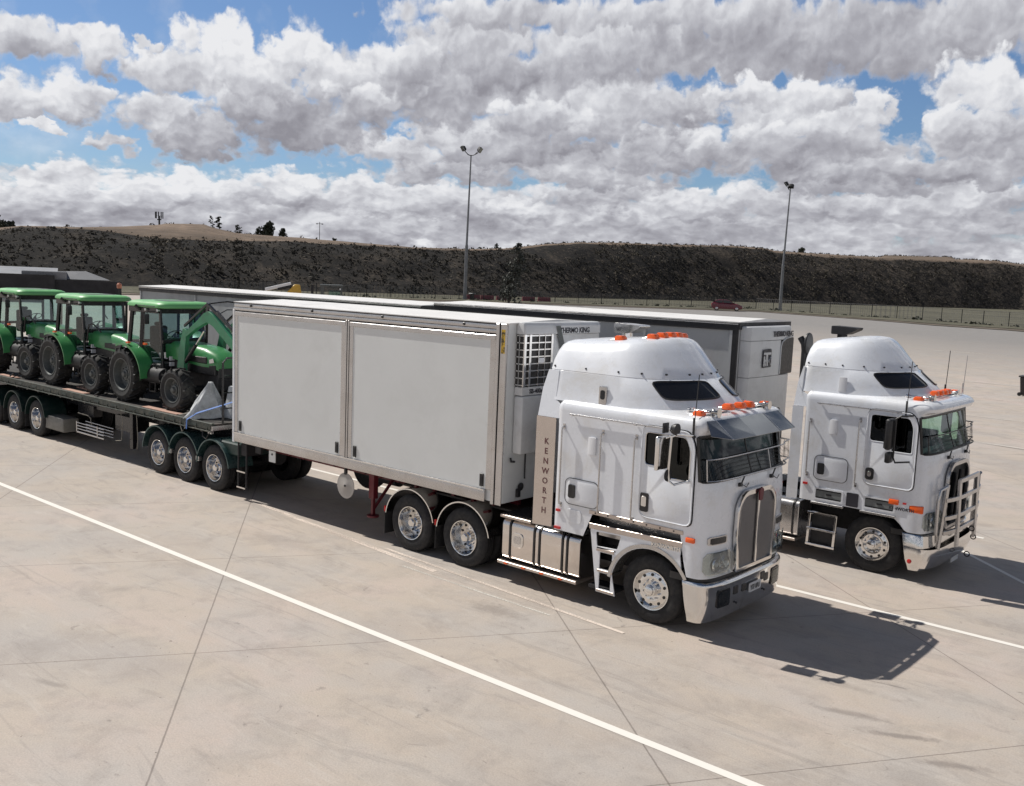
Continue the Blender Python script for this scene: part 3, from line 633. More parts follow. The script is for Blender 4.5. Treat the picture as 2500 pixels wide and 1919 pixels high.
    # smoked visor
    if one:
        def vp(y, z, o_): return (fp(y, z, o_, 4, .6, .8, 1.22), y, z)
        segs = [-1.19, -1.0, -.35, .45, 1.0, 1.19]
        tp = [vp(y*.97, 3.13, .0) for y in segs]; bt = [(x+.30 if abs(y) < 1.1 else x+.12, y*.985, 2.90 if abs(y) < 1.1 else 2.93) for x, y, z in [vp(y, 2.9, 0) for y in segs]]
        b = MB(); n_ = len(segs)
        for i in range(n_-1):
            b.add([tp[i], tp[i+1], bt[i+1], bt[i]] + [(p[0], p[1], p[2]-.006) for p in (tp[i], tp[i+1], bt[i+1], bt[i])], [(0, 3, 2, 1), (4, 5, 6, 7), (0, 1, 5, 4), (1, 2, 6, 5), (2, 3, 7, 6), (3, 0, 4, 7)])
        vz = b.build('sun_visor', 'tint', R, smooth=False)
        for i in (1, 3, 4): b = MB(); b.tube([tp[i], bt[i]], .008, 6); b.build('visor_bracket', 'alu', vz)
    # ---- lower body, steps, arches
    A = .69
    for s in (-1, 1):
        def pl(mb, outer, y, t, holes=()):
            if s == -1: mb.plate(outer, (0, -y, 0), (1, 0, 0), (0, 0, 1), t, holes)
            else: mb.plate([(-u, w_) for u, w_ in outer], (0, y, 0), (-1, 0, 0), (0, 0, 1), t, [[(-u, w_) for u, w_ in h] for h in holes])
        if one:
            arc_ = arc(0, .48, .67, 35, 168, 16)
            fair = [(-1.10, 1.33), (-.93, .29), (-.58, .29)] + arc_[::-1] + [(.50, 1.16), (.53, 1.36)]
            h1 = rpoly([(-.98, 1.22), (-.52, 1.24), (-.58, 1.02), (-.95, 1.0)], .03); h2 = rrect(-.89, -.66, .66, .92, .015); h3 = rrect(-.885, -.67, .35, .60, .015)
            b = MB(); pl(b, fair, 1.232, .018, [h1, h2, h3]); fa = b.build('step_fairing', 'white', R, bevel=.005)
            b = MB(); pl(b, [(-.97, .97), (-.575, .99), (-.64, .93), (-.64, .64), (-.655, .60), (-.655, .35), (-.585, .33), (-.585, .295), (-.935, .295)][:0] or [(-.955, .93), (-.63, .93), (-.63, .985), (-.955, .965)], 1.251, .008)
            b.build('step_trim', 'tread', fa, bevel=.004)
            for q in ([(-.92, .61), (-.64, .61), (-.64, .65), (-.92, .65)], [(-.92, .30), (-.6, .30), (-.6, .34), (-.92, .34)], [(-1.105, 1.25), (.52, 1.285), (.53, 1.365), (-1.105, 1.335)]):
                b = MB(); pl(b, q, 1.251, .01); b.build('step_trim', 'tread', fa, bevel=.004)
            b = MB(); ys = sorted((s*.98, s*1.0)); b.box(-1.1, .52, ys[0], ys[1], 1.1, 1.56); b.build('step_back_panel', 'alu', fa)
            for zz, xa, xb in ((1.335, -1.10, .52), (.99, -.95, -.6), (.635, -.9, -.65), (.32, -.89, -.65)):
                b = MB(); ys = sorted((s*1.25, s*(.93 if zz > 1.2 else 1.0))); b.box(xa, xb, ys[0], ys[1], zz-.02, zz); b.build('step_tread', 'perf', fa)
            b = MB(); pts = arc(0, .48, .68, 30, 172, 28)
            b.add([(x, s*y, z) for x, z in pts for y in (1.262,)] + [(x*1.08, s*1.262, .48+(z-.48)*1.08) for x, z in pts] + [(x, s*.95, z) for x, z in pts], [(i, i+1, len(pts)+i+1, len(pts)+i) for i in range(len(pts)-1)]+[(i, i+1, 2*len(pts)+i+1, 2*len(pts)+i) for i in range(len(pts)-1)])
            b.build('wheel_arch_trim', 'alu', R)
            if s == -1: text('lettering', 'KENWORTH', .085, 'chrome', fa, (.02, -1.263, 1.215), (1, 0, .02), (0, 0, 1), .004, bold=.003)
            b = MB()
            ys = sorted((s*1.238, s*1.262)); b.box(-1.12, .53, ys[0], ys[1], 1.475, 1.535); la = b.build('step_light_rail', 'tread', R, bevel=.004)
            b = MB(); [b.cyl((-1.0+.23*k, s*1.26, 1.505), (-1.0+.23*k, s*1.266, 1.505), .013, n=10) for k in range(7)]; b.build('step_lights', 'steel', la)
            b = MB(); ys = sorted((s*.9, s*1.23)); b.box(-1.10, -.62, ys[0]+(.0 if s==1 else .02), ys[1]-(.02 if s==1 else 0), .31, .36); b.build('step_box', 'steel', R)
        else:
            for x0, x1 in ((xr+.30, xr+.86), (xr+1.22, xr+1.80)):
                b = MB(); pl(b, rrect(x0, x1, 1.17, 1.40, .03), 1.252, .014, [rrect(x0+.04, x1-.03, 1.20, 1.37, .02)]); pk = b.build('step_pocket', 'white', R, bevel=.004)
                b = MB(); pl(b, rrect(x0+.04, x1-.03, 1.20, 1.37, .02), 1.251, .004); b.build('pocket_recess', 'interior', pk)
                b = MB(); pl(b, rrect((x0+x1)/2-.04, (x0+x1)/2+.06, 1.27, 1.30, .012), 1.257, .006); pl(b, rrect(x0+.05, x1-.04, 1.20, 1.225, .01), 1.257, .006); pl(b, rrect(x0+.05, x1-.04, 1.345, 1.37, .01), 1.257, .006); b.build('pocket_slot', 'black', pk)
                b = MB(); ys = sorted((s*1.23, s*1.30)); b.box(x0-.03, x1+.02, ys[0], ys[1], 1.09, 1.13); b.build('step_plate', 'alu', R, bevel=.006)
            b = MB(); pl(b, rrect(xr+.92, xr+1.14, 1.15, 1.40, .02), 1.252, .01); b.build('side_sticker', 'ink', R)
            b = MB()
            for x in (xr+.22, xr+.72): b.bar((x, s*1.2, .28), (x+.02, s*1.2, .92), .04, .05)
            for z in (.30, .60, .90): b.bar((xr+.20, s*1.2, z), (xr+.76, s*1.2, z), .09, .045)
            ld = b.build('step_ladder', 'chrome', R, bevel=.008)
            b = MB(); ys = sorted((s*1.12, s*1.15)); b.box(xr+.26, xr+.70, ys[0], ys[1], .32, .88); b.build('ladder_backing', 'steel', ld)
            b = MB(); pts = arc(0, .46, .70, 36, 108, 18)
            b.add([(x, s*1.25, z) for x, z in pts] + [(x, s*1.0, z) for x, z in pts], [(i, i+1, len(pts)+i+1, len(pts)+i) for i in range(len(pts)-1)]); b.build('wheel_arch', 'steel', R)
        # side tank
        tx0, tx1 = (-2.90, -1.30) if one else (xr-1.7, xr+.02)
        tz0, tz1, ty0, ty1 = .36, 1.06, .62, 1.21
        sec = rrect(ty0, ty1, tz0, tz1, .12, 5)
        b = MB(); m_ = len(sec); b.add([(x, s*y, z) for x in (tx0, tx1) for y, z in sec], [(i, (i+1) % m_, m_+(i+1) % m_, m_+i) for i in range(m_)]+[tuple(range(m_)), tuple(range(m_, 2*m_))])
        tk = b.build('fuel_tank', 'tankmetal' if one else 'alu', R, bevel=.01)
        sec2 = rrect(ty0-.01, ty1+.014, tz0-.01, tz1+.014, .125, 5)
        for f in (.10, .42, .49, .78, .84) if one else (.2, .6, .93):
            x = tx0+(tx1-tx0)*f; b = MB(); b.add([(xx, s*y, z) for xx in (x, x+.035) for y, z in sec2], [(i, (i+1) % m_, m_+(i+1) % m_, m_+i) for i in range(m_)]); b.build('tank_strap', 'black', tk)
        b = MB(); ys = sorted((s*.6, s*1.25)); b.box(tx0-.06, tx1-.02, ys[0], ys[1], .29, .345); st_ = b.build('tank_step', 'tread', R, bevel=.008)
        if one:
            b = MB(); [b.box(tx0+.1+.38*k, tx0+.17+.38*k, s*1.258-.008, s*1.258+.008, .305, .335) for k in range(4)]; b.build('step_reflectors', 'amber', st_)
            b = MB(); ys = sorted((s*.6, s*1.245)); b.box(tx0-.03, tx0+.62, ys[0], ys[1], 1.075, 1.125); b.build('tank_cover', 'tread', R, bevel=.006)
            b = MB(); pl(b, rrect(tx0+.22, tx0+.46, .62, .86, .07, 6), 1.212, .012); fc = b.build('tank_recess', 'chrome', tk, bevel=.006)
            b = MB(); pl(b, rrect(tx0+.26, tx0+.42, .68, .81, .05, 6), 1.225, .003); b.build('recess_shade', 'alu', fc)
    # ---- chassis, axles, wheels
    D = v['drives']
    b = MB()
    for s in (-1, 1): b.box(D[1]-.75, .75, s*.43-.04, s*.43+.04, .78, 1.05)
    for x in (.5, -1.0, -2.2, D[0], D[1], D[1]-.7): b.box(x-.06, x+.06, -.42, .42, .80, 1.02)
    b.build('chassis', 'steel', R)
    b = MB(); b.cyl((0, -1.0, .5), (0, 1.0, .5), .07, n=12); [b.cyl((x, -.9, .52), (x, .9, .52), .09, n=12) for x in D]; [b.lathe([(0, -.22), (.18, -.15), (.2, 0), (.18, .15), (0, .22)], (x, 0, .52), 'Y', 16) for x in D]; b.build('axle', 'steel', R)
    b = MB(); b.box(-.5, .55, -.55, .55, .55, 1.12); b.box(-2.4, -.6, -.35, .35, .5, 1.1); b.build('engine', 'steel', R)
    for s in (-1, 1):
        wheel(R, 0, s*1.17, 'steer', s)
        for x in D: wheel(R, x, s*1.20, 'dual', s)
    b = MB(); b.box(D[1]-.6, tx0+1.2 if one else xr, -.85, .85, 1.07, 1.10)
    if one:
        b2 = MB(); [b2.box(tx0+.02+.06*k, tx0+.035+.06*k, -1.2, -.6, 1.13, 1.15) for k in range(10)]; b2.build('deck_grating', 'steel', R)
    b.build('deck_plate', 'perf', R)
    b = MB(); b.box(D[0]-1.2, D[0]+.2, -.5, .5, 1.12, 1.2); b.build('fifth_wheel', 'steel', R, bevel=.03)
    # quarter guards over the drive wheels
    for x in D:
        for s in (-1, 1):
            pts = arc(x, .52, .64, 12, 172, 22); b = MB(); n_ = len(pts)
            b.add([(px, s*1.235, pz) for px, pz in pts]+[(px, s*.62, pz) for px, pz in pts]+[(x+(px-x)*.965, s*1.235, .52+(pz-.52)*.965) for px, pz in pts], [(i, i+1, n_+i+1, n_+i) for i in range(n_-1)]+[(i, 2*n_+i, 2*n_+i+1, i+1) for i in range(n_-1)])
            g = b.build('mudguard', 'chrome', R)
            b = MB(); px, pz = pts[-1]; ys = sorted((s*1.22, s*.64)); b.box(px-.03, px-.018, ys[0], ys[1], .2, .62); b.build('mud_flap', 'rubber', g)
            if s == -1:
                b = MB(); b.box(px-.05, px-.03, -1.22, -1.18, .62, .72); b.build('tail_marker', 'red_lens', g)
    # bull bar
    if not one:
        b = MB()
        for y, x, z1, dx in ((-.97, 1.02, 1.78, .10), (-.52, 1.20, 1.82, .0), (.52, 1.20, 1.82, 0), (.97, 1.05, 1.72, .05)):
            b.bar((x+.04, y, .62), (x+dx, y*(.96 if abs(y) > .9 else 1), z1), .11, .05)
        for z, ye in ((1.80, .55), (1.50, .99), (1.18, .99), (.92, .99)):
            P = [(fp(y, 0, .0, 3.4, .7, 1.22, 1.22), y, z) for y in [-ye+2*ye*i/16 for i in range(17)]]; [b.bar(p_, q_, .05, .075) for p_, q_ in zip(P, P[1:])]
        for s in (-1, 1): b.tube([(1.14, s*.97, 1.75), (1.06, s*1.1, 1.68), (1.05, s*1.16, 1.5), (1.05, s*1.12, .9)], .03, 10)
        bb = b.build('bull_bar', 'alu', R, bevel=.006)
        rr = [barc(z, xf, xc, h) for z, xf, xc, h in ((.62, 1.10, .62, 1.27), (.45, 1.12, .64, 1.27), (.28, 1.05, .68, 1.25))]
        b = MB(); q = len(rr[0]); b.add([p for r in rr for p in r], [(i*q+k, i*q+k+1, (i+1)*q+k+1, (i+1)*q+k) for i in range(2) for k in range(q-1)]); b.build('lower_bumper', 'chrome', bb)
        b = MB()
        for y, z in ((.35, .80), (.5, .62), (.2, .35)): b.lathe([(.035, 0), (.045, .01), (.055, 0), (.045, -.01)], (1.24, y, z), 'Y', 14, closed=True)
        b.build('tow_shackles', 'steel', bb)
    return R

# ------------------------------------------------------------------ box trailers (local x forward, origin at front wall centre on ground)
def build_box(name, loc, L, label, kind):
    """kind 1: front trailer with two hinged side panels; 2/3: the neighbours"""
    R = root(name, loc, label, 'trailer', 'box trailers coupled in the parked road trains')
    W = 1.25; z0, z1 = (1.27, 4.30) if kind == 1 else ((1.15, 4.36) if kind == 2 else (1.15, 4.26))
    pm = 'panel' if kind == 1 else 'panel2'
    b = MB(); b.box(-L+.01, -.01, -W+.02, W-.02, z0+.02, z1-.03); body = b.build('box_body', pm, R)
    b = MB(); b.add([(-L-.02, -W-.01, z1-.02), (.02, -W-.01, z1-.02), (.02, W+.01, z1-.02), (-L-.02, W+.01, z1-.02), (-L-.02, 0, z1+.035), (.02, 0, z1+.035), (-L-.02, -W-.01, z1-.035), (.02, -W-.01, z1-.035), (.02, W+.01, z1-.035), (-L-.02, W+.01, z1-.035)],
                    [(0, 1, 5, 4), (4, 5, 2, 3), (0, 6, 7, 1), (1, 7, 8, 2, 5), (2, 8, 9, 3), (3, 9, 6, 0, 4), (6, 9, 8, 7)]); b.build('roof', 'roof', R)
    if kind == 1:
        for s in (-1, 1):
            y = s*W
            def bx(mb, x0, x1, a, c, za, zb): ys = sorted((y+s*a, y+s*c)); mb.box(x0, x1, ys[0], ys[1], za, zb)
            b = MB(); bx(b, -L, -.22, -.02, .012, 4.17, 4.245); bx(b, -L, -.22, -.02, .03, 4.10, 4.165); rl = b.build('top_rail', 'alu', R, bevel=.012, seg=2)
            b = MB(); bx(b, -L, -.22, -.02, .004, 4.245, 4.27); bx(b, -L, -.2, -.02, .006, 4.075, 4.10); b.build('rail_shadow_gap', 'black', rl)
            b = MB(); [bx(b, -1.0-2.05*k, -.95-2.05*k, 0, .03, 4.19, 4.24) for k in range(4)]; b.build('rail_lamp', 'black', rl, bevel=.008)
            b = MB(); bx(b, -L, -.36, -.02, .034, z0, z0+.21); br = b.build('bottom_rail', 'alu', R, bevel=.012, seg=2)
            b = MB(); bx(b, -L+.02, -.38, .0, .040, z0+.185, z0+.205); b.build('rail_lip', 'chrome', br)
            xm = -L+3.76
            for xa, xb in ((-L+.05, xm-.06), (xm+.06, -.24)):
                b = MB(); bx(b, xa, xb, -.02, .012, z0+.21, 4.075)
                d = b.build('side_door', 'panel', R, bevel=.006)
                b = MB(); bx(b, xa, xa+.10, .0, .022, z0+.215, 4.06); bx(b, xb-.12, xb, .0, .022, z0+.215, 4.06); bx(b, xa, xb, .0, .032, 3.99, 4.07); b.build('door_frame', 'alu', d, bevel=.005)
                for q in (xa+.16, xb-.25):
                    b = MB(); bx(b, q, q+.09, .01, .03, z0+.25, z0+.47); lt = b.build('door_latch', 'black', d, bevel=.006)
                    b = MB(); bx(b, q+.02, q+.07, .03, .036, z0+.30, z0+.42); b.build('latch_tongue', 'steel', lt)
            b = MB(); bx(b, xm-.05, xm-.012, -.02, .034, z0+.21, 4.1); bx(b, xm+.012, xm+.05, -.02, .034, z0+.21, 4.1); b.build('door_post', 'alu', R, bevel=.006)
            b = MB(); bx(b, xm-.012, xm+.012, -.02, .03, z0-.04, 4.1); b.build('post_gap', 'black', R)
            b = MB(); bx(b, -L-.02, -L+.05, -.02, .036, z0-.02, 4.12); b.build('rear_post', 'white', R, bevel=.01)
            b = MB(); bx(b, -.24, -.17, -.02, .03, z0-.02, 4.27); bx(b, -.155, -.02, -.02, .012, z0-.02, 4.27); fpz = b.build('front_post', 'alu', R, bevel=.01)
            b = MB(); bx(b, -.20, -.19+.03, -.01, .018, z0, 4.26); b.build('post_channel', 'steel', fpz)
            b = MB(); bx(b, -.13, -.05, .012, .014, 3.78, 4.17); b.build('warning_sticker', 'yellow', fpz)
        # reefer unit on the front wall
        b = MB(); sec = [(.0, -1.04), (.15, -1.04), (.18, -1.01), (.18, -.30), (.21, -.26), (.21, 1.0), (.18, 1.04), (0, 1.04)]
        m_ = len(sec); b.add([(x, y, z) for z in (4.10, 4.24) for x, y in sec]+[(x*.8, y*.985, 4.30) for x, y in sec], [(j*m_+i, j*m_+(i+1) % m_, (j+1)*m_+(i+1) % m_, (j+1)*m_+i) for j in (0, 1) for i in range(m_)]+[tuple(range(m_)), tuple(range(2*m_, 3*m_))])
        u = b.build('refrigeration_unit', 'tk', R, bevel=.01)
        b = MB(); b.box(.0, .17, -.30, 1.04, 2.2, 4.10); b.build('unit_door', 'tk', u, bevel=.012)
        b = MB(); b.add([(.222, -.28, 4.24), (.222, -.16, 4.24), (.20, .06, 3.78), (.20, -.06, 3.74)], [(0, 1, 2, 3)]); b.build('unit_stripe', 'rimgrey', u)
        b = MB(); b.box(.0, .145, -1.02, -.31, 3.24, 4.10); b.build('condenser', 'black', u)
        b = MB()
        for k in range(8):
            z = 3.26+.116*k; b.box(.0, .165, -1.045, -1.02, z, z+.018); b.box(.145, .168, -1.0, -.31, z, z+.02)
        for y in (-1.03, -.90, -.66, -.50, -.33): b.box(.15, .175, y, y+(.05 if y in (-.90, -.33, -1.03) else .012), 3.24, 4.10)
        for x in (.0, .07): b.box(x, x+.012, -1.045, -1.02, 3.24, 4.1)
        b.build('condenser_grille', 'chrome', u)
        b = MB(); b.box(.172, .178, -.65, -.51, 3.63, 3.71); b.build('grille_label', 'white2', u)
        b = MB(); b.box(.0, .172, -1.04, -.30, 3.10, 3.235); p_ = b.build('name_band', 'tk', u, bevel=.005)
        text('lettering', 'SB-400e', .105, 'ink', p_, (.1745, -.86, 3.13), (0, 1, 0), (0, 0, 1), .002, bold=.003)
        b = MB(); b.box(.0, .20, -1.05, -.20, 2.12, 3.09); b.build('lower_cover', 'tk', u, bevel=.04, seg=2)
        text('lettering', 'THERMO KING', .125, 'ink', u, (.213, -.16, 4.12), (0, 1, 0), (0, 0, 1), .002, bold=.004)
        b = MB(); b.tube([(.03, -.72, 2.12), (.03, -.72, 1.75), (.05, -.74, 1.66)], .014, 6); b.tube([(.03, -1.1, 2.05), (.06, -1.12, 2.0), (.03, -1.0, 1.98)], .02, 6); b.build('hose', 'black', R)
        b = MB(); b.lathe([(.03, 0), (.06, .01), (.07, .03), (.03, .05), (0, .05)], (.0, -.80, 1.53), 'X', 16); b.box(.0, .05, -.90, -.83, 1.36, 1.50); b.build('air_coupling', 'steel', R)
        # underbody
        b = MB()
        for s in (-1, 1): b.box(-L+.02, -.3, s*.42-.04, s*.42+.04, .98, 1.26)
        for k in range(16): x = -.5-.48*k; b.box(x-.03, x+.03, -.9, .9, 1.12, 1.25)
        b.build('chassis', 'red', R)
        for s in (-1, 1):
            b = MB(); b.box(-3.55, -3.41, s*.98-.06, s*.98+.06, .72, 1.25); b.box(-3.51, -3.45, s*.98-.035, s*.98+.035, .40, .8); b.cyl((-3.48, s*.98, .36), (-3.48, s*.98, .40), .12, n=16); b.bar((-3.48, s*.98, .5), (-3.48, s*.4, 1.1), .05, .05); b.build('landing_leg', 'red', R, bevel=.006)
        b = MB(); b.lathe([(0, -.012), (.05, -.014), (.06, -.008), (.245, -.006), (.25, .0), (.245, .01), (0, .012)], (xm, -W-.0, .92), 'Y', 40); dd = b.build('hanging_disc', 'disc', R)
        b = MB(); b.lathe([(0, -.03), (.02, -.028), (.025, -.01)], (xm, -W, .92), 'Y', 12); b.box(xm-.03, xm+.03, -W-.02, -W+.02, 1.14, 1.25); b.build('disc_bolt', 'steel', dd)
        b = MB(); b.box(-6.58, -6.36, -W+.08, -W+.10, .98, 1.22); q = b.build('white_box_plate', 'panel', R, bevel=.004)
        b = MB(); b.lathe([(0, -.012), (.02, -.01), (.024, 0)], (-6.46, -W+.078, 1.15), 'Y', 10); b.build('plate_bolt', 'ink', q)
        b = MB(); b.box(-7.62, -7.42, -W+.1, -W+.5, .95, 1.22); b.build('valve_box', 'steel', R, bevel=.01); b = MB(); b.box(-7.1, -6.9, -W+.1, -W+.16, 1.08, 1.24); b.build('valve_box', 'steel', R, bevel=.01)
        b = MB(); [b.box(x, x+.03, -W+.04, -W+.07, .25, 1.25) for x in (-7.66, -7.36)]; sl_ = b.build('side_ladder', 'steel', R)
        for z in (.27, .62): b = MB(); b.bar((-7.65, -W+.035, z), (-7.34, -W+.035, z), .05, .03); b.build('rung', 'chrome', sl_)
        b = MB(); b.lathe([(.0, -.13), (.44, -.13), (.50, -.08), (.5, .08), (.44, .13), (0, .13)], (-5.85, 1.0, .74), 'Y', 30); b.build('spare_wheel', 'rubber', R)
        b = MB(); b.cyl((-8.3, 0, .75), (-7.8, 0, .75), .18, n=16); b.cyl((-4.9, .2, .85), (-4.0, .2, .85), .16, n=16); b.build('air_tank', 'steel', R)
    else:
        for s in (-1, 1):
            y = s*W
            def bx(mb, x0, x1, a, c, za, zb): ys = sorted((y+s*a, y+s*c)); mb.box(x0, x1, ys[0], ys[1], za, zb)
            b = MB(); bx(b, -L, 0, -.02, .022, z1-.19, z1-.035); b.build('top_rail', 'brown_metal', R, bevel=.008)
            b = MB(); bx(b, -L, 0, .0, .03, z1-.075, z1-.055); b.build('rail_lip', 'alu', R)
            b = MB(); bx(b, -L, 0, -.02, .02, z0-.02, z0+.16); b.build('bottom_rail', 'alu', R, bevel=.008)
            for x in [-.18-k*(L-.26)/4 for k in range(5)]: b = MB(); bx(b, x, x+.06, -.02, .012, z0+.16, z1-.19); b.build('side_post', pm, R)
            if kind == 2:
                b = MB(); bx(b, -.12, -.0, -.03, .014, z0, z1-.05); b.build('front_post', 'black', R, bevel=.01)
                b = MB(); bx(b, -.62, -.57, .0, .02, 3.52, 3.56); b.build('side_marker', 'red_lens', R)
        b = MB(); b.box(-.01, .025, -W-.015, W+.015, z1-.17, z1-.03); b.build('front_header', 'brown_metal', R, bevel=.008)
        if kind == 2:
            sec = [(.0, -1.15)] + [(.02+.18*sin(radians(t)), -1.05-.1*cos(radians(t))) for t in (20, 50, 80)] + [(.22, -.8), (.245, -.3), (.25, .1), (.24, .6), (.20, .86), (.12, .95), (0, .96)]
            m_ = len(sec)
            def blk(za, zb, nm, sc=1., mat='tk', top=False, par=None, sub=None):
                g = MB(); S = sub or sec; k_ = len(S)
                rows = [(za, sc), (zb, sc)] + ([(zb+.035, sc*.97), (zb+.055, sc*.86)] if top else [])
                g.add([(x*q, y*(1-(1-q)*.12), z) for z, q in rows for x, y in S], [(j*k_+i, j*k_+(i+1) % k_, (j+1)*k_+(i+1) % k_, (j+1)*k_+i) for j in range(len(rows)-1) for i in range(k_)]+[tuple(range(k_)), tuple((len(rows)-1)*k_+i for i in range(k_))])
                return g.build(nm, mat, par or R, ang=30)
            u = blk(3.98, 4.20, 'refrigeration_unit', top=True)
            secL = [q for q in sec if q[1] < .2] + [(.25, .25), (.0, .25)]
            blk(3.26, 3.97, 'unit_door', par=u, sub=secL); blk(2.2, 3.25, 'lower_cover', par=u)
            blk(3.26, 3.98, 'condenser_recess', .8, 'black', par=u)
            b = MB(); b.plate(rpoly([(.24, 3.27), (.90, 3.27), (.90, 4.02), (.50, 3.99), (.27, 3.86)], [.01, .05, .05, .1, .1]), (.235, 0, 0), (0, 1, 0), (0, 0, 1), .02); b.build('condenser_grille', 'black', u, bevel=.004)
            b = MB(); b.tube([(.262, .25, 3.28), (.262, .25, 3.84), (.262, .30, 3.93), (.255, .5, 4.0), (.24, .9, 4.04)], .012, 6); b.build('grille_edge', 'tk', u)
            text('lettering', 'THERMO KING', .15, 'ink', u, (.262, -.17, 4.05), (.0, 1, 0), (0, 0, 1), .003, bold=.004, sx=1.0)
            # square emblem with a T and K cut out
            g = MB(); X = .264; y0, z0_ = -.60, 3.44; w_, h_ = .40, .34
            e = MB(); e.box(X-.012, X-.004, y0, y0+w_, z0_, z0_+h_); [e.box(X-.012, X-.004, y0+.02+.066*k, y0+.045+.066*k, z0_+h_, z0_+h_+.03) for k in range(6)]; eb = e.build('emblem', 'ink', u)
            g.box(X-.004, X, y0+.025, y0+w_-.025, z0_+h_-.085, z0_+h_-.04); g.box(X-.004, X, y0+.14, y0+.22, z0_+.12, z0_+h_-.085)
            g.box(X-.004, X, y0+.03, y0+.09, z0_+.03, z0_+h_-.115); g.box(X-.004, X, y0+.085, y0+.15, z0_+.12, z0_+.16); g.box(X-.004, X, y0+.12, y0+.165, z0_+.03, z0_+.13)
            g.box(X-.004, X, y0+.195, y0+.245, z0_+.03, z0_+.16); g.bar((X-.002, y0+.24, z0_+.12), (X-.002, y0+w_-.04, z0_+h_-.12), .004, .045, (1, 0, 0)); g.bar((X-.002, y0+.25, z0_+.13), (X-.002, y0+w_-.04, z0_+.04), .004, .045, (1, 0, 0))
            g.build('emblem_letters', 'tk', eb)
        b = MB(); [b.box(-L+.3, -.3, s*.42-.04, s*.42+.04, .85, 1.15) for s in (-1, 1)]; b.build('chassis', 'steel', R)
        for k in range(3):
            x = (-L+1.2+1.3*k)
            for s in (-1, 1): wheel(R, x, s*1.2, 'dual', s)
            b = MB(); b.cyl((x, -.9, .52), (x, .9, .52), .08, n=10); b.build('axle', 'steel', R)
    return R
def build_flatbed():
    X0 = -18.93; Yc = 13.14
    R = root('flatbed_trailer', (X0, Yc, 0), 'dark green flatbed trailer with raw timber deck carrying three green tractors', 'trailer')
    L = 15.6; W = 1.22
    b = MB(); b.box(-L, 0, -W+.06, W-.06, 1.40, 1.50); b.build('deck', 'deck', R)
    for s in (-1, 1):
        y = s*W
        b = MB(); ys = sorted((y, y-s*.07)); b.box(-L, 0, ys[0], ys[1], 1.36, 1.52); cm = b.build('coaming_rail', 'olive', R, bevel=.012)
        b = MB(); b.tube([(-L, y+s*.02, 1.335), (0, y+s*.02, 1.335)], .017, 6)
        for k in range(34): x = -.2-.46*k; b.box(x-.025, x+.025, y-.012, y+.03, 1.32, 1.42)
        b.build('rope_rail', 'olive', cm)
        b = MB(); [b.box(-.9-.92*k, -.62-.92*k, y+s*.001-.004, y+s*.001+.012, 1.40, 1.46) for k in range(16)]; b.build('rail_pockets', 'dgreen', cm)
    b = MB(); [b.box(-L+.2, -.2, s*.45-.05, s*.45+.05, .98, 1.40) for s in (-1, 1)]; [b.box(-.5-.7*k-.04, -.5-.7*k+.04, -1.18, 1.18, 1.28, 1.39) for k in range(21)]; b.build('chassis', 'gloss_black', R)
    b = MB(); b.box(-.16, -.02, -W, -W+.06, 1.28, 1.35); b.box(-.05, .02, -W, W, 1.36, 1.46); b.build('front_beam', 'alu', R)
    # headboard gate of tube
    b = MB(); yy = -.98
    b.tube([(.06, yy, 1.50), (.06, yy, 2.88), (.06, yy+.1, 2.98), (.06, .9, 2.98), (.06, 1.0, 2.88), (.06, 1.0, 1.5)], .024, 8)
    for z in (2.58, 2.2, 1.85): b.tube([(.06, yy, z), (.06, 1.0, z)], .016, 6)
    for y in (-.3, .4): b.tube([(.06, y, 1.5), (.06, y, 2.98)], .016, 6)
    b.build('headboard_gate', 'gloss_black', R)
    ax = (-2.38, -1.19, .03)
    for x in ax:
        for s in (-1, 1):
            wheel(R, x, s*1.19, 'dual', s)
            pts = arc(x, .52, .66, 8, 176, 26); n_ = len(pts); b = MB()
            b.add([(px, s*1.235, pz) for px, pz in pts]+[(px, s*.60, pz) for px, pz in pts]+[(x+(px-x)*.95, s*1.235, .52+(pz-.52)*.95) for px, pz in pts], [(i, i+1, n_+i+1, n_+i) for i in range(n_-1)]+[(i, 2*n_+i, 2*n_+i+1, i+1) for i in range(n_-1)])
            b.build('mudguard', 'fender', R)
        b = MB(); b.cyl((x, -.95, .52), (x, .95, .52), .09, n=12); b.build('axle', 'steel', R)
    for x in ax[:2]: b = MB(); b.box(x+.55, x+.68, -1.23, -1.15, .60, .70); b.build('guard_bracket', 'alu', R)
    b = MB(); b.box(-3.2, .95, -.6, .6, .88, 1.06); b.box(.2, .98, -1.15, 1.15, .9, 1.18); b.build('bogie_frame', 'dgreen', R, bevel=.03)
    for x in (-9.02, -10.50, -11.97):
        for s in (-1, 1):
            wheel(R, x, s*1.19, 'dual', s)
            pts = arc(x, .52, .64, 8, 176, 24); n_ = len(pts); b = MB()
            b.add([(px, s*1.235, pz) for px, pz in pts]+[(px, s*.60, pz) for px, pz in pts]+[(x+(px-x)*.96, s*1.235, .52+(pz-.52)*.96) for px, pz in pts], [(i, i+1, n_+i+1, n_+i) for i in range(n_-1)]+[(i, 2*n_+i, 2*n_+i+1, i+1) for i in range(n_-1)])
            g = b.build('mudguard', 'dgreen', R)
            b = MB(); px = x-.655; ys = sorted((s*1.22, s*.62)); b.box(px-.014, px, ys[0], ys[1], .2, .6); b.build('mud_flap', 'rubber', g)
        b = MB(); b.cyl((x, -.95, .52), (x, .95, .52), .09, n=12); b.build('axle', 'steel', R)
    b = MB(); b.box(-8.62, -7.45, -1.14, -.7, .30, .68); b.build('storage_box', 'toolbox', R, bevel=.03, seg=2)
    b = MB()
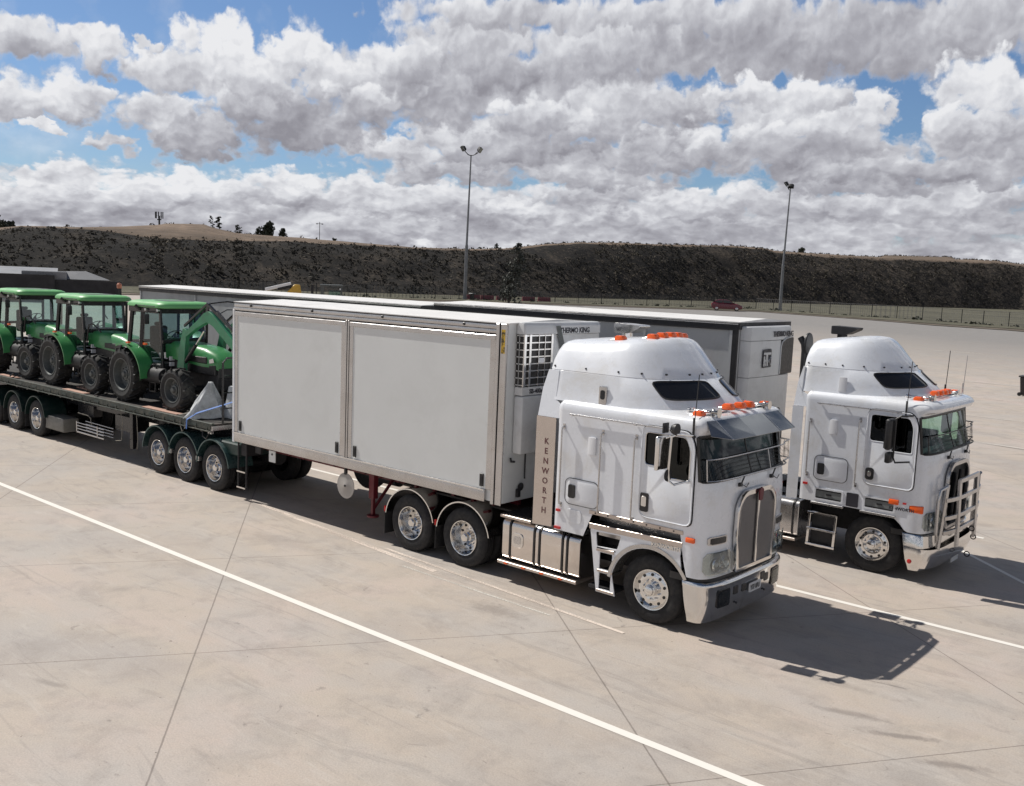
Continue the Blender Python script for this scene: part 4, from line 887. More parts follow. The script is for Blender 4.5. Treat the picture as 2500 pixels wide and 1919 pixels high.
    for z in (.47, .55, .63, .71): b.tube([(-6.62, -1.16, z), (-5.1, -1.16, z-.01)], .012, 6); b.tube([(-6.62, -.9, z), (-5.1, -.9, z-.01)], .012, 6)
    for x in (-6.6, -5.45): b.box(x-.02, x+.02, -1.17, -1.14, .45, .74)
    b.box(-6.62, -5.1, -1.17, -1.13, .44, .47); b.build('dunnage_rack', 'alu', R)
    b = MB(); b.tube([(-6.5, -1.17, .98), (-5.95, -1.17, .97), (-5.8, -1.17, .92), (-5.76, -1.17, .75)], .012, 6); b.tube([(-4.3, -1.15, 1.34), (-4.15, -1.15, 1.1), (-4.2, -1.15, .55), (-4.5, -1.15, .5)], .009, 6); b.tube([(-3.35, -1.2, 1.3), (-3.3, -1.2, .7), (-3.35, -1.2, .45)], .01, 6); b.build('hanging_hose', 'rope', R)
    b = MB(); b.box(-7.8, -6.9, -.55, -.3, .75, 1.05); b.build('battery_box', 'gloss_black', R); b = MB(); b.box(-5.0, -4.2, -.9, -.4, .72, 1.1); b.build('battery_box', 'gloss_black', R)
    for s in (-1, 1): b = MB(); b.box(-4.05, -3.9, s*.95-.06, s*.95+.06, .35, 1.36); b.build('landing_leg', 'gloss_black', R)
    b = MB(); b.tube([(-.4, -1.2, 1.44), (-.35, -1.24, 1.2), (-.2, -1.24, 1.15), (-.1, -1.22, 1.3)], .012, 6); b.build('air_line', 'black', R)
    return R
def dunnage(x0, x1, y, w_, label, z=1.50, rz=0, h=.03, mat='plank'):
    b = MB(); b.box(-(x1-x0)/2, (x1-x0)/2, -w_/2, w_/2, 0, h); o = b.build('timber_plank', mat, None, bevel=.004, loc=((x0+x1)/2, y, z+.004)); o.rotation_euler = (0, 0, rz)
    return tag(o, label, 'timber plank', 'loose timber planks on the flatbed deck')

# ------------------------------------------------------------------ farm tractors (origin under rear axle centre, deck level)
def lug_tyre(Rr, w, rim, name, n=18):
    t = MB(); prof = [(rim, -w/2+.03), (rim+(Rr-rim)*.5, -w/2-.01), (Rr-.05, -w/2+.02), (Rr-.03, -w/2+.06), (Rr-.025, 0), (Rr-.03, w/2-.06), (Rr-.05, w/2-.02), (rim+(Rr-rim)*.5, w/2+.01), (rim, w/2-.03)]
    t.lathe(prof, ax='Y', n=48, closed=True)
    for s in (-1, 1):
        for k in range(n):
            a = 2*pi*(k+(.5 if s > 0 else 0))/n
            def P(r, da, y): return (r*cos(a+da), y, r*sin(a+da))
            y0, y1 = s*w*.52, s*.0; d = .20; t_ = .075
            t.add([P(Rr-.06, 0, y0), P(Rr-.06, t_, y0), P(Rr-.04, d+t_, y1), P(Rr-.04, d, y1), P(Rr, .01, y0*.96), P(Rr, t_-.01, y0*.96), P(Rr+.005, d+t_-.01, y1), P(Rr+.005, d+.01, y1)],
                  [(0, 1, 2, 3), (4, 7, 6, 5), (0, 4, 5, 1), (1, 5, 6, 2), (2, 6, 7, 3), (3, 7, 4, 0)])
    T = t.build(name, 'dusty', None, ang=30)
    r = MB(); r.lathe([(rim+.005, -w/2+.03), (rim+.015, -w/2+.015), (rim-.01, -w/2+.02), (rim-.03, -w/2+.10), (rim-.05, -.02), (rim*.55, .02), (rim*.5, -.05), (rim*.3, -.07), (.0, -.07)], ax='Y', n=40, caps=False)
    r.build('rim', 'rimgrey', T)
    h = MB(); h.lathe([(0, -.16), (.06, -.15), (.08, -.10), (.12, -.09), (.12, -.06)], ax='Y', n=20)
    for k in range(8): a = 2*pi*k/8; h.cyl((.17*cos(a), -.09, .17*sin(a)), (.17*cos(a), -.06, .17*sin(a)), .014, n=8)
    h.build('hub', 'rimgrey', T)
    return T
def build_tractor(loc, label, loader):
    R = root('farm_tractor', loc, label, 'tractor', 'green farm tractors tied down on the flatbed trailer')
    RW = lug_tyre(.69, .42, .40, 'rear_wheel', 20); RW.parent = R; RW.location = (0, -.80, .69)
    c = dup(RW, None, R, (0, .80, .69), (0, 0, pi))
    FW = lug_tyre(.53, .34, .29, 'front_wheel', 16); FW.parent = R; FW.location = (2.37, -.82, .53); FW.rotation_euler = (0, 0, .06)
    dup(FW, None, R, (2.37, .82, .53), (0, 0, pi+.06))
    b = MB(); b.cyl((0, -.7, .69), (0, .7, .69), .11, n=12); b.cyl((2.37, -.7, .53), (2.37, .7, .53), .08, n=12); b.box(-.35, 1.2, -.22, .22, .5, 1.05); b.box(1.2, 3.0, -.17, .17, .5, .95); b.box(2.9, 3.25, -.28, .28, .55, .95)
    b.cyl((.5, -.62, .75), (1.5, -.62, .75), .2, n=16); b.box(.6, 1.4, .35, .75, .55, .95); b.build('chassis', 'steel', R, bevel=.01)
    # bonnet
    S = lambda x, hw, zt, zb, r: [(x, y, z) for y, z in ([(-hw, zb), (-hw, zt-r), (-hw+r*.3, zt-r*.3), (-hw+r, zt), (hw-r, zt), (hw-r*.3, zt-r*.3), (hw, zt-r), (hw, zb)])]
    rws = [S(1.12, .40, 1.62, 1.2, .12), S(2.0, .38, 1.60, 1.15, .14), S(2.7, .36, 1.54, 1.1, .15), S(3.1, .33, 1.44, 1.1, .14), S(3.26, .28, 1.30, 1.05, .1)]
    vs = [p for r_ in rws for p in r_]; fs = [(i*8+k, i*8+k+1, (i+1)*8+k+1, (i+1)*8+k) for i in range(4) for k in range(7)] + [tuple(range(8)), tuple(range(32, 40))]
    b = MB(); b.add(vs, fs); hd = b.build('bonnet', 'green', R, bevel=0, ang=45)
    b = MB(); b.box(1.15, 3.2, -.34, .34, .92, 1.16); b.box(3.18, 3.27, -.27, .27, .85, 1.1); b.box(2.0, 2.9, -.385, .385, 1.18, 1.34); b.build('radiator_grille', 'black', R, bevel=.02)
    b = MB(); [b.plate(rpoly([(0, 0), (.2, .03), (.16, .13), (0, .09)], .02), (3.0, s*.345, 1.2), (1, 0, 0), (0, 0, 1), .01) for s in (-1, 1)]; b.build('headlight', 'lamp', R)
    # cab frame
    x0, x1, hw, zf, zr = -.15, 1.30, .70, 1.25, 2.42
    b = MB()
    for s in (-1, 1):
        b.bar((x0, s*(hw-.02), 1.5), (x0+.1, s*(hw-.06), zr), .08, .09); b.bar((.42, s*hw, 1.0), (.50, s*(hw-.05), zr), .07, .10); b.bar((x1, s*(hw-.12), .9), (x1-.12, s*(hw-.12), zr), .06, .08)
        b.bar((x0, s*(hw-.03), zr-.06), (x1-.1, s*(hw-.05), zr-.06), .07, .14); b.bar((x0, s*(hw-.02), 1.5), (.42, s*hw, 1.45), .05, .07); b.bar((.42, s*hw, 1.02), (x1, s*(hw-.12), .92), .06, .10)
    b.bar((x0+.08, -hw, zr-.06), (x0+.08, hw, zr-.06), .08, .14); b.bar((x1-.12, -hw+.1, zr-.06), (x1-.12, hw-.1, zr-.06), .08, .14); b.bar((x0, -hw, 1.52), (x0, hw, 1.52), .06, .08); b.bar((x1, -hw+.1, 1.6), (x1, hw-.1, 1.6), .06, .1)
    b.build('cab_frame', 'gloss_black', R, bevel=.012)
    b = MB(); b.box(x0, x1, -hw+.05, hw-.05, .9, 1.05); b.box(1.0, 1.3, -.3, .3, 1.05, 1.68); b.box(-.12, .38, -hw+.08, -.36, 1.05, 1.42); b.box(-.12, .38, .36, hw-.08, 1.05, 1.42); b.box(.2, 1.28, -hw, -hw+.08, .62, .95); b.build('cab_floor', 'black', R, bevel=.03)
    for s in (-1, 1):
        b = MB(); b.add([(x0+.03, s*(hw-.03), 1.54), (.43, s*hw, 1.50), (.49, s*(hw-.05), zr-.12), (x0+.1, s*(hw-.06), zr-.12)], [(0, 1, 2, 3)]); b.add([(.46, s*hw, 1.05), (x1-.01, s*(hw-.12), 1.0), (x1-.12, s*(hw-.12), zr-.12), (.53, s*(hw-.05), zr-.12)], [(0, 1, 2, 3)]); b.build('side_window', 'cab_glass', R)
    b = MB(); b.add([(x0, -hw+.04, 1.56), (x0, hw-.04, 1.56), (x0+.08, hw-.08, zr-.12), (x0+.08, -hw+.08, zr-.12)], [(0, 1, 2, 3)]); b.build('rear_window', 'cab_glass', R)
    b = MB(); b.add([(x1, -hw+.15, 1.65), (x1, hw-.15, 1.65), (x1-.12, hw-.15, zr-.12), (x1-.12, -hw+.15, zr-.12)], [(0, 1, 2, 3)]); b.build('windscreen', 'cab_glass', R)
    b = MB(); b.box(.02, .45, -.24, .24, 1.25, 1.42); b.box(.0, .14, -.23, .23, 1.4, 1.92); b.box(.02, .12, -.12, .12, 1.92, 2.02); b.build('seat', 'seat', R, bevel=.05, seg=2)
    b = MB(); b.lathe([(.17, 0), (.185, .012), (.2, 0), (.185, -.012)], ax='Z', n=24, closed=True); b.bar((-.17, 0, 0), (.17, 0, 0), .025, .02); o = b.build('steering_wheel', 'black', R, loc=(.86, 0, 1.76)); o.rotation_euler = (0, radians(-30), 0)
    b = MB(); b.tube([(.5, -.4, 1.42), (.5, -.4, 1.62)], .014, 6); b.tube([(.56, -.45, 1.4), (.58, -.45, 1.56)], .014, 6); b.tube([(.92, 0, 1.5), (.86, 0, 1.76)], .03, 8); b.build('levers', 'black', R)
    # roof slab
    def rr_(z, a, n_=6, r=.25): return [(x, y, z) for x, y in rrect(x0-.12+a, x1+.22-a, -hw-.06+a, hw+.06-a, r-a*.5, n_)]
    rows = [rr_(zr-.0, .05), rr_(zr+.02, 0), rr_(zr+.07, .0), rr_(zr+.12, .04), rr_(zr+.155, .12), rr_(zr+.17, .25), rr_(zr+.175, .4)]
    k_ = len(rows[0]); b = MB(); b.add([p for r_ in rows for p in r_], [(i*k_+k, i*k_+(k+1) % k_, (i+1)*k_+(k+1) % k_, (i+1)*k_+k) for i in range(len(rows)-1) for k in range(k_)]+[tuple(range(k_)), tuple((len(rows)-1)*k_+k for k in range(k_))])
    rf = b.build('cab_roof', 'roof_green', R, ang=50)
    b = MB(); b.add([(x, y, zr+.168+.012) for x, y in rrect(.55, 1.2, -.42, .42, .08)], [tuple(range(24))]); b.box(.35, 1.25, -hw-.075, -hw-.055, zr+.035, zr+.055); b.build('roof_hatch', 'rimgrey', rf)
    b = MB(); [b.lathe([(0, -.03), (.035, -.025), (.04, .0), (.03, .04)], (x, s*(hw+.02), zr-.05), 'Y', 14) for x in (.75, 1.32) for s in (-1,)]; b.build('work_light', 'lamp', R)
    b = MB(); b.tube([(.42, -hw, 2.36), (.36, -hw-.1, 2.46)], .04, 8); b.build('door_pivot', 'black', R)
    # mirrors
    for s in (-1, 1):
        b = MB(); b.tube([(x1-.15, s*hw, 2.34), (x1-.16, s*(hw+.2), 2.34), (x1-.16, s*(hw+.22), 2.2)], .012, 6); mm_ = b.build('mirror_arm', 'black', R)
        b = MB(); b.box(x1-.18, x1-.14, s*(hw+.22)-.07, s*(hw+.22)+.07, 2.03, 2.28); b.build('mirror', 'black', R, bevel=.03, seg=2)
        # rear mudguards
        pts = arc(0, .69, .80, -2, 112, 16); pts = [(x*1.12+.06, z) for x, z in pts]; n_ = len(pts); ya, yb = s*.60, s*1.0
        b = MB(); b.add([(x, yb, z) for x, z in pts]+[(x, ya, z+.02) for x, z in pts]+[(x*.99, yb, z-.05) for x, z in pts], [(i, i+1, n_+i+1, n_+i) for i in range(n_-1)]+[(i, 2*n_+i, 2*n_+i+1, i+1) for i in range(n_-1)]); fd = b.build('mudguard', 'green', R)
        b = MB(); b.add([(x, s*.61, z) for x, z in pts]+[(x0, s*.61, 1.0), (.4, s*.61, .9)], [tuple(range(n_+2))]); b.build('guard_inner', 'black', fd)
        b = MB(); b.box(.22, .34, s*.96-.02, s*.96+.04, 1.50, 1.54); b.box(.6, .72, s*(hw)-.03, s*(hw)+.03, 1.48, 1.53); b.build('indicator', 'amber', fd)
    b = MB(); [b.bar((1.0+.02*k, -.72, .35+.22*k), (1.0+.02*k, -.50, .35+.22*k), .26, .03) for k in range(3)]; b.bar((.88, -.70, .33), (.95, -.70, 1.0), .03, .03); b.bar((1.14, -.70, .33), (1.2, -.70, 1.0), .03, .03); b.build('access_steps', 'black', R)
    b = MB(); b.box(1.36, 1.42, -.45, -.33, 1.0, 1.1); b.box(1.36, 1.42, -.45, -.33, 1.14, 1.24); b.build('white_stickers', 'white2', R)
    b = MB(); b.tube([(1.5, .5, 1.3), (1.5, .52, 2.3), (1.56, .52, 2.4)], .035, 10); b.build('exhaust', 'gloss_black', R)
    if not loader:
        b = MB(); b.tube([(1.35, -.55, 1.3), (1.5, -.56, 1.78), (1.75, -.56, 1.82), (2.1, -.52, 1.62)], .02, 8); b.build('hand_hoop', 'black', R)
    else:
        for s in (-1, 1):
            y = s*.52
            b = MB(); b.plate(rpoly([(1.9, .85), (2.22, .85), (2.3, 1.6), (2.38, 1.95), (2.2, 2.0), (2.02, 1.5)], .05), (0, y+.05, 0), (1, 0, 0), (0, 0, 1), .10); tw = b.build('loader_tower', 'loader_green', R, bevel=.01)
            b = MB(); b.plate(rpoly([(2.22, 1.86), (2.75, 2.16), (3.12, 2.40), (3.30, 2.46), (3.5, 2.38), (4.2, 1.92), (4.95, 1.38), (4.88, 1.26), (4.1, 1.74), (3.5, 2.12), (3.25, 2.2), (2.8, 2.03), (2.30, 1.77)], .05), (0, y+.06, 0), (1, 0, 0), (0, 0, 1), .12); b.build('loader_arm', 'loader_green', R, bevel=.015)
            b = MB(); b.bar((2.2, y, 2.05), (3.2, y, 2.62), .05, .05); b.bar((3.2, y, 2.62), (4.9, y, 1.72), .06, .05); b.bar((3.18, y, 2.4), (3.22, y, 2.64), .04, .08); b.cyl((3.6, y, 2.46), (4.4, y, 1.98), .035, n=10); b.build('loader_linkage', 'gloss_black', R)
            b = MB(); b.cyl((2.2, y, 1.15), (2.7, y, 1.62), .045, n=12); a = b.build('loader_ram', 'gloss_black', R); b = MB(); b.cyl((2.7, y, 1.62), (3.05, y, 1.98), .022, n=10); b.build('ram_rod', 'chrome', a)
        b = MB(); b.cyl((4.3, -.5, 1.78), (4.3, .5, 1.78), .05, n=12); b.build('loader_cross_tube', 'gloss_black', R); b = MB(); b.tube([(3.15, -.5, 2.62), (3.2, .0, 2.68), (3.2, .5, 2.62)], .02, 6); b.build('hydraulic_line', 'gloss_black', R); b = MB(); b.tube([(3.3, -.46, 2.3), (3.5, -.2, 2.5), (3.5, .2, 2.5)], .012, 6); b.build('hydraulic_line', 'gloss_black', R)
        b = MB(); b.bar((4.9, -.55, 1.35), (4.9, .55, 1.35), .5, .08); b.build('loader_carriage', 'loader_green', R, bevel=.01)
    return R

# ------------------------------------------------------------------ ground level: flat yard, rising gently to the far kerb
def gz(x, y):
    t = min(max((hypot(x, y)-55)/60, 0), 1); return 1.9*t*t*(3-2*t)
def concrete():
    m, nt, o = newmat('yard_concrete'); b = N(nt, 'ShaderNodeBsdfPrincipled')
    tc = N(nt, 'ShaderNodeTexCoord'); P = tc.outputs['Object']
    sx = N(nt, 'ShaderNodeSeparateXYZ'); lk(nt, P, sx.inputs[0]); X, Y = sx.outputs[0], sx.outputs[1]
    n1 = noise(nt, .22, 8, .62, vec=P, dist=.6); n2 = noise(nt, 1.4, 8, .7, vec=P, dist=.5); n3 = noise(nt, 45, 3, .6, vec=P); n4 = noise(nt, .5, 6, .6, vec=P, sc=(1, 1.6, 1)); n5 = noise(nt, 9, 7, .72, vec=P, dist=.3)
    c = ramp(nt, n1, [(.25, (.335, .302, .288)), (.5, (.458, .395, .336)), (.75, (.52, .425, .388))])
    c = mixc(nt, ramp(nt, n4, [(.42, 0.), (.66, .7)]), c, (.42, .395, .375))
    c = mixc(nt, ramp(nt, n2, [(.48, 0.), (.70, .55)]), c, (.27, .24, .22))
    c = mixc(nt, ramp(nt, n5, [(.50, 0.), (.78, .5)]), c, (.47, .43, .39))
    c = mixc(nt, ramp(nt, n5, [(.22, .5), (.42, .0)]), c, (.24, .215, .19))
    c = mixc(nt, ramp(nt, n3, [(.3, .35), (.62, .0)]), c, (.24, .21, .19))
    sc2 = noise(nt, 2.6, 8, .75, vec=P, dist=1.2, sc=(.25, 1.5, 1)); c = mixc(nt, ramp(nt, sc2, [(.56, 0.), (.70, .55)]), c, (.50, .46, .42))
    # oil spots and a few damp marks, each where it lies on the slab
    oil = noise(nt, 3.1, 5, .6, vec=P, dist=.8); c = mixc(nt, ramp(nt, oil, [(.66, 0.), (.74, .6)]), c, (.17, .15, .14))
    ty = noise(nt, .8, 6, .7, vec=P, dist=2.5, sc=(.22, 1.8, 1)); c = mixc(nt, ramp(nt, ty, [(.57, 0.), (.64, .28), (.68, 0.)]), c, (.20, .18, .17))
    spk = noise(nt, 14, 2, .5, vec=P); c = mixc(nt, ramp(nt, spk, [(.73, 0.), (.78, .8)]), c, (.12, .10, .09))
    for (cx, cy, rx, ry, k, ang) in ((-9.3, 10.75, .62, .26, .5, .0), (-3.35, 11.0, .55, .08, .7, .5), (-4.0, 11.15, .5, .10, .6, .3), (-2.7, 10.7, .45, .10, .6, .5), (-4.6, 11.9, .9, .12, .35, .1), (-14.5, 10.6, 1.6, .35, .25, .1), (-11.2, 4.9, .35, .08, .5, .3), (-2.9, 10.1, .5, .3, .3, 0)):
        mp = N(nt, 'ShaderNodeMapping', vector_type='TEXTURE'); mp.inputs['Location'].default_value = (cx, cy, 0); mp.inputs['Scale'].default_value = (rx, ry, 1); mp.inputs['Rotation'].default_value = (0, 0, ang); lk(nt, P, mp.inputs[0])
        ln = N(nt, 'ShaderNodeVectorMath', operation='LENGTH'); lk(nt, mp.outputs[0], ln.inputs[0])
        d = mth(nt, 'ADD', ln.outputs['Value'], mth(nt, 'MULTIPLY_ADD', n5, 1.5, -.75))
        c = mixc(nt, ramp(nt, d, [(.35, k*.8), (1.15, 0.)]), c, (.15, .13, .12))
    # slab joints, two crossing families
    for (ax, ay, c0, per, w_) in ((.63, .777, -1.72, 5.12, .012), (.83, -.557, -12.71, 4.27, .010)):
        v = mth(nt, 'ADD', mth(nt, 'MULTIPLY', X, ax), mth(nt, 'MULTIPLY', Y, ay)); v = mth(nt, 'ADD', v, mth(nt, 'MULTIPLY_ADD', n5, .02, -.01))
        f = mth(nt, 'PINGPONG', mth(nt, 'SUBTRACT', v, c0), per/2)
        c = mixc(nt, ramp(nt, f, [(w_*.5, .62), (w_*1.15, 0.)]), c, (.12, .10, .09))
    # bitumen apron beyond the slabs
    far = mth(nt, 'ADD', Y, mth(nt, 'MULTIPLY', n1, 14)); c = mixc(nt, ramp(nt, mth(nt, 'MULTIPLY', far, .01), [(.70, 0.), (.98, 1.)]), c, mixc(nt, n2, (.19, .182, .175), (.27, .255, .245)))
    lk(nt, c, b.inputs['Base Color']); lk(nt, ramp(nt, n5, [(.3, .62), (.7, .9)]), b.inputs['Roughness']); b.inputs['Specular IOR Level'].default_value = .35
    bp = N(nt, 'ShaderNodeBump'); bp.inputs['Strength'].default_value = .35; bp.inputs['Distance'].default_value = .01; lk(nt, mth(nt, 'ADD', n3, n5), bp.inputs['Height']); lk(nt, bp.outputs[0], b.inputs['Normal'])
    lk(nt, b.outputs[0], o.inputs[0]); return m
def paintmat(name, col, lo, hi, scale=3):
    m, nt, o = newmat(name); b = N(nt, 'ShaderNodeBsdfPrincipled'); b.inputs['Base Color'].default_value = rgba(col); b.inputs['Roughness'].default_value = .7
    t = N(nt, 'ShaderNodeBsdfTransparent'); x = N(nt, 'ShaderNodeMixShader')
    a = mth(nt, 'MULTIPLY', noise(nt, scale, 8, .75, sc=(.35, 2.5, 1)), .6); a = mth(nt, 'ADD', a, mth(nt, 'MULTIPLY', noise(nt, 40, 3, .6), .4))
    lk(nt, ramp(nt, a, [(lo, 0.), (hi, 1.)]), x.inputs[0]); lk(nt, t.outputs[0], x.inputs[1]); lk(nt, b.outputs[0], x.inputs[2]); lk(nt, x.outputs[0], o.inputs[0]); return m
M['concrete'] = concrete()
M['line'] = paintmat('line_paint', (.74, .71, .66), .22, .32)
M['worn'] = paintmat('worn_line_paint', (.66, .57, .50), .36, .54, 1.5)
M['faint'] = paintmat('faint_line_paint', (.6, .57, .52), .40, .56, 1)

def coords(fine, lo, hi, far):
    v = list(fine); d = 6
    a = hi
    while a < far: a += d; d *= 1.35; v.append(a)
    a = lo; d = 6
    while a > -far: a -= d; d *= 1.35; v.append(a)
    return sorted(v)
xs = coords([-150+5*i for i in range(43)], -150, 60, 3000); ys = coords([-40+5*i for i in range(49)], -40, 200, 3000)
b = MB(); nx = len(xs); b.add([(x, y, gz(x, y)) for y in ys for x in xs], [(j*nx+i, j*nx+i+1, (j+1)*nx+i+1, (j+1)*nx+i) for j in range(len(ys)-1) for i in range(nx-1)])
tag(b.build('ground', 'concrete'), kind='structure')
def strip(name, pts, w, mat, dz=.004, seg=1):
    b = MB(); P = []
    for (x0, y0), (x1, y1) in zip(pts, pts[1:]):
        L = hypot(x1-x0, y1-y0); n = max(1, int(L/seg))
        P += [(x0+(x1-x0)*i/n, y0+(y1-y0)*i/n) for i in range(n)]
    P.append(pts[-1]); V = []
    for i, p in enumerate(P):
        q0 = P[max(0, i-1)]; q1 = P[min(len(P)-1, i+1)]; L = hypot(q1[0]-q0[0], q1[1]-q0[1]); nx_, ny_ = -(q1[1]-q0[1])/L, (q1[0]-q0[0])/L
        for s in (-1, 1): X_, Y_ = p[0]+nx_*s*w/2, p[1]+ny_*s*w/2; V.append((X_, Y_, gz(X_, Y_)+dz))
    b.add(V, [(2*i, 2*i+2, 2*i+3, 2*i+1) for i in range(len(P)-1)])
    return tag(b.build(name, mat, smooth=False), kind='structure')
strip('lane_line', [(-60, 8.70), (6, 8.78)], .125, 'line', seg=3)
strip('lane_line', [(-60, 15.12), (8, 15.2)], .115, 'line', seg=3)
strip('lane_line', [(-60, 21.55), (-5.3, 21.6)], .115, 'line', seg=3)
strip('lane_line', [(-5.42, 20.27), (-2.0, 16.9)], .09, 'line', seg=1)
strip('worn_line', [(-17.2, 11.98), (-11.3, 11.42)], .12, 'worn')
strip('worn_line', [(-12.9, 11.72), (-7.4, 11.36)], .07, 'worn', .006)
strip('worn_line', [(-11.9, 11.22), (-8.6, 11.16)], .05, 'faint')
for p, q in (((-21, 68), (4, 70)), ((-20, 60.5), (2, 60)), ((-17.5, 52), (3, 51.5)), ((-15.5, 44), (5, 42.5)), ((-10, 36), (8, 33)), ((-24, 78), (2, 82))):
    strip('faint_line', [p, q], .12, 'faint', .03, 2)

# ------------------------------------------------------------------ verge, embankment
EDGE = [(-102.5, 20.7), (-98.5, 39.0), (-93.1, 57.7), (-84.8, 85.5), (-75.1, 101.1), (-60.2, 121.2), (-41.3, 112.7), (-32.5, 107.3), (-25.1, 106.9), (-16.8, 102.9), (-7.5, 100.4), (40, 92)]
FENCE = [(-97.1, 60.3), (-90.7, 91.4), (-80.5, 108.4), (-65.4, 130.5), (-46.2, 124.0), (-39.8, 122.9), (-31.4, 117.2), (-22.0, 112.3), (10, 104)]
HILL =  [(-153.9,35.5,1.9,-177.2,41.2,8.91,-212.2,49.4,10.04),(-139.1,42.8,1.9,-161.9,50.1,8.97,-196.3,60.7,10.14),(-125.2,49.6,1.9,-147.5,58.6,9.04,-180.9,71.9,10.24),(-124.6,51.7,1.9,-146.7,61.1,9.6,-179.9,74.9,10.79),(-122.7,58.2,1.9,-144.3,68.6,9.91,-176.8,84.1,11.23),(-122.1,60.0,1.9,-143.6,70.7,9.92,-175.8,86.6,11.39),(-121.1,63.2,1.9,-142.4,74.3,9.64,-174.3,91.0,11.68),(-120.1,66.5,1.9,-141.1,78.2,9.34,-172.5,95.7,12.23),(-119.9,67.4,1.9,-140.8,79.2,9.35,-172.1,96.8,12.36),(-119.6,68.3,1.9,-140.4,80.2,9.37,-171.6,98.1,12.71),(-118.1,73.1,1.9,-138.5,85.7,9.48,-169.1,104.7,12.94),(-117.7,74.5,1.9,-138.0,87.3,9.51,-168.4,106.6,12.37),(-116.9,77.3,1.9,-136.9,90.5,9.56,-166.9,110.3,11.73),(-116.7,77.6,1.9,-136.7,90.9,9.57,-166.7,110.8,11.7),(-116.0,79.7,1.9,-135.8,93.3,9.58,-165.5,113.7,11.54),(-114.7,84.2,1.9,-134.1,98.4,9.62,-163.1,119.6,11.45),(-113.2,89.0,1.9,-132.2,103.7,9.65,-160.5,125.9,11.36),(-112.0,93.2,1.9,-130.6,108.4,9.69,-158.3,131.4,11.18),(-110.5,98.2,1.9,-128.5,114.0,9.7,-155.5,137.9,10.96),(-109.0,103.1,1.9,-126.5,119.4,9.72,-152.7,144.1,10.74),(-107.0,113.5,1.9,-123.7,130.7,10.01,-148.5,156.9,11.02),(-106.4,121.7,1.9,-122.5,139.6,10.53,-146.3,166.6,11.6),(-106.1,126.1,1.9,-121.8,144.2,11.0,-145.0,171.7,12.34),(-105.7,131.6,1.9,-121.1,150.0,11.85,-143.7,178.1,13.23),(-104.9,140.8,1.9,-119.7,159.7,12.73,-141.3,188.5,14.18),(-104.2,151.7,1.9,-118.3,171.1,13.22,-138.8,200.7,14.75),(-102.4,171.6,1.9,-115.3,191.8,13.93,-133.9,222.6,15.42),(-99.9,181.3,1.9,-112.2,201.9,14.31,-129.7,233.4,15.86),(-98.8,185.6,1.9,-110.9,206.4,14.48,-127.9,238.1,16.05),(-96.3,195.7,1.9,-107.7,216.8,14.46,-123.7,249.1,15.98),(-95.5,198.9,1.9,-106.7,220.1,14.05,-122.4,252.5,15.49),(-94.5,203.0,1.9,-105.4,224.4,13.97,-120.8,256.9,15.49),(-90.4,219.2,1.9,-100.4,241.0,13.88,-114.3,274.2,15.45),(-86.2,235.8,1.9,-95.4,258.0,14.05,-107.9,291.8,15.6),(-85.7,237.9,1.9,-94.8,260.2,14.11,-107.2,294.0,16.24),(-81.9,253.0,1.9,-90.4,275.5,14.53,-101.7,309.6,16.7),(-78.7,265.8,1.9,-86.6,288.5,14.89,-97.0,322.9,17.09),(-78.1,267.8,1.9,-86.0,290.5,14.94,-96.3,325.0,16.55),(-73.6,286.1,1.9,-80.8,309.0,15.34,-89.9,343.8,17.03),(-70.4,298.5,1.9,-77.1,321.6,14.92,-85.6,356.6,16.41),(-61.9,313.6,1.9,-67.8,336.9,14.69,-75.0,372.2,16.11),(-46.0,342.0,1.9,-50.4,365.6,13.88,-55.4,401.3,15.1),(-28.7,372.7,1.9,-31.8,396.5,13.02,-34.7,432.4,14.03)]
def grassmat(name, cs, sc=.25, dark=None):
    m, nt, o = newmat(name); b = N(nt, 'ShaderNodeBsdfPrincipled'); b.inputs['Roughness'].default_value = .95; b.inputs['Specular IOR Level'].default_value = .1
    n1 = noise(nt, sc, 9, .7, dist=.3); n2 = noise(nt, sc*9, 5, .7)
    c = ramp(nt, n1, [(.3, cs[0]), (.5, cs[1]), (.7, cs[2])]); c = mixc(nt, ramp(nt, n2, [(.35, .6), (.6, .0)]), c, cs[0])
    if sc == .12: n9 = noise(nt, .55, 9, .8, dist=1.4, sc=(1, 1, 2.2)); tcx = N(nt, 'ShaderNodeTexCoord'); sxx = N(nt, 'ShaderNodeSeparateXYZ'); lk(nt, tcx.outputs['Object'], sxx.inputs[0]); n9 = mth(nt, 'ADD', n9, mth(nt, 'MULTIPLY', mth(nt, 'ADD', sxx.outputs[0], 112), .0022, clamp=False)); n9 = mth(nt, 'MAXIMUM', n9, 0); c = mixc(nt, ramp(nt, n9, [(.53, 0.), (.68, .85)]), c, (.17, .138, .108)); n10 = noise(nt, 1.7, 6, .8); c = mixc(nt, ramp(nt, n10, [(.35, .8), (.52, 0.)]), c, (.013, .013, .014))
    lk(nt, c, b.inputs['Base Color']); bp = N(nt, 'ShaderNodeBump'); bp.inputs['Strength'].default_value = .6; bp.inputs['Distance'].default_value = .3; lk(nt, n2, bp.inputs['Height']); lk(nt, bp.outputs[0], b.inputs['Normal'])
    lk(nt, b.outputs[0], o.inputs[0]); return m
M['verge'] = grassmat('dry_verge_grass', ((.075, .072, .056), (.125, .12, .09), (.18, .168, .125)), .15)
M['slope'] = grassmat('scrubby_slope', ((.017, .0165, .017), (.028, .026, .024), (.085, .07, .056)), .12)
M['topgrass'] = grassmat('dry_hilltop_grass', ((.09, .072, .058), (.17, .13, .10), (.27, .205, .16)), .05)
M['kerbdirt'] = grassmat('kerb_dirt', ((.10, .085, .07), (.17, .145, .12), (.24, .20, .165)), .4)
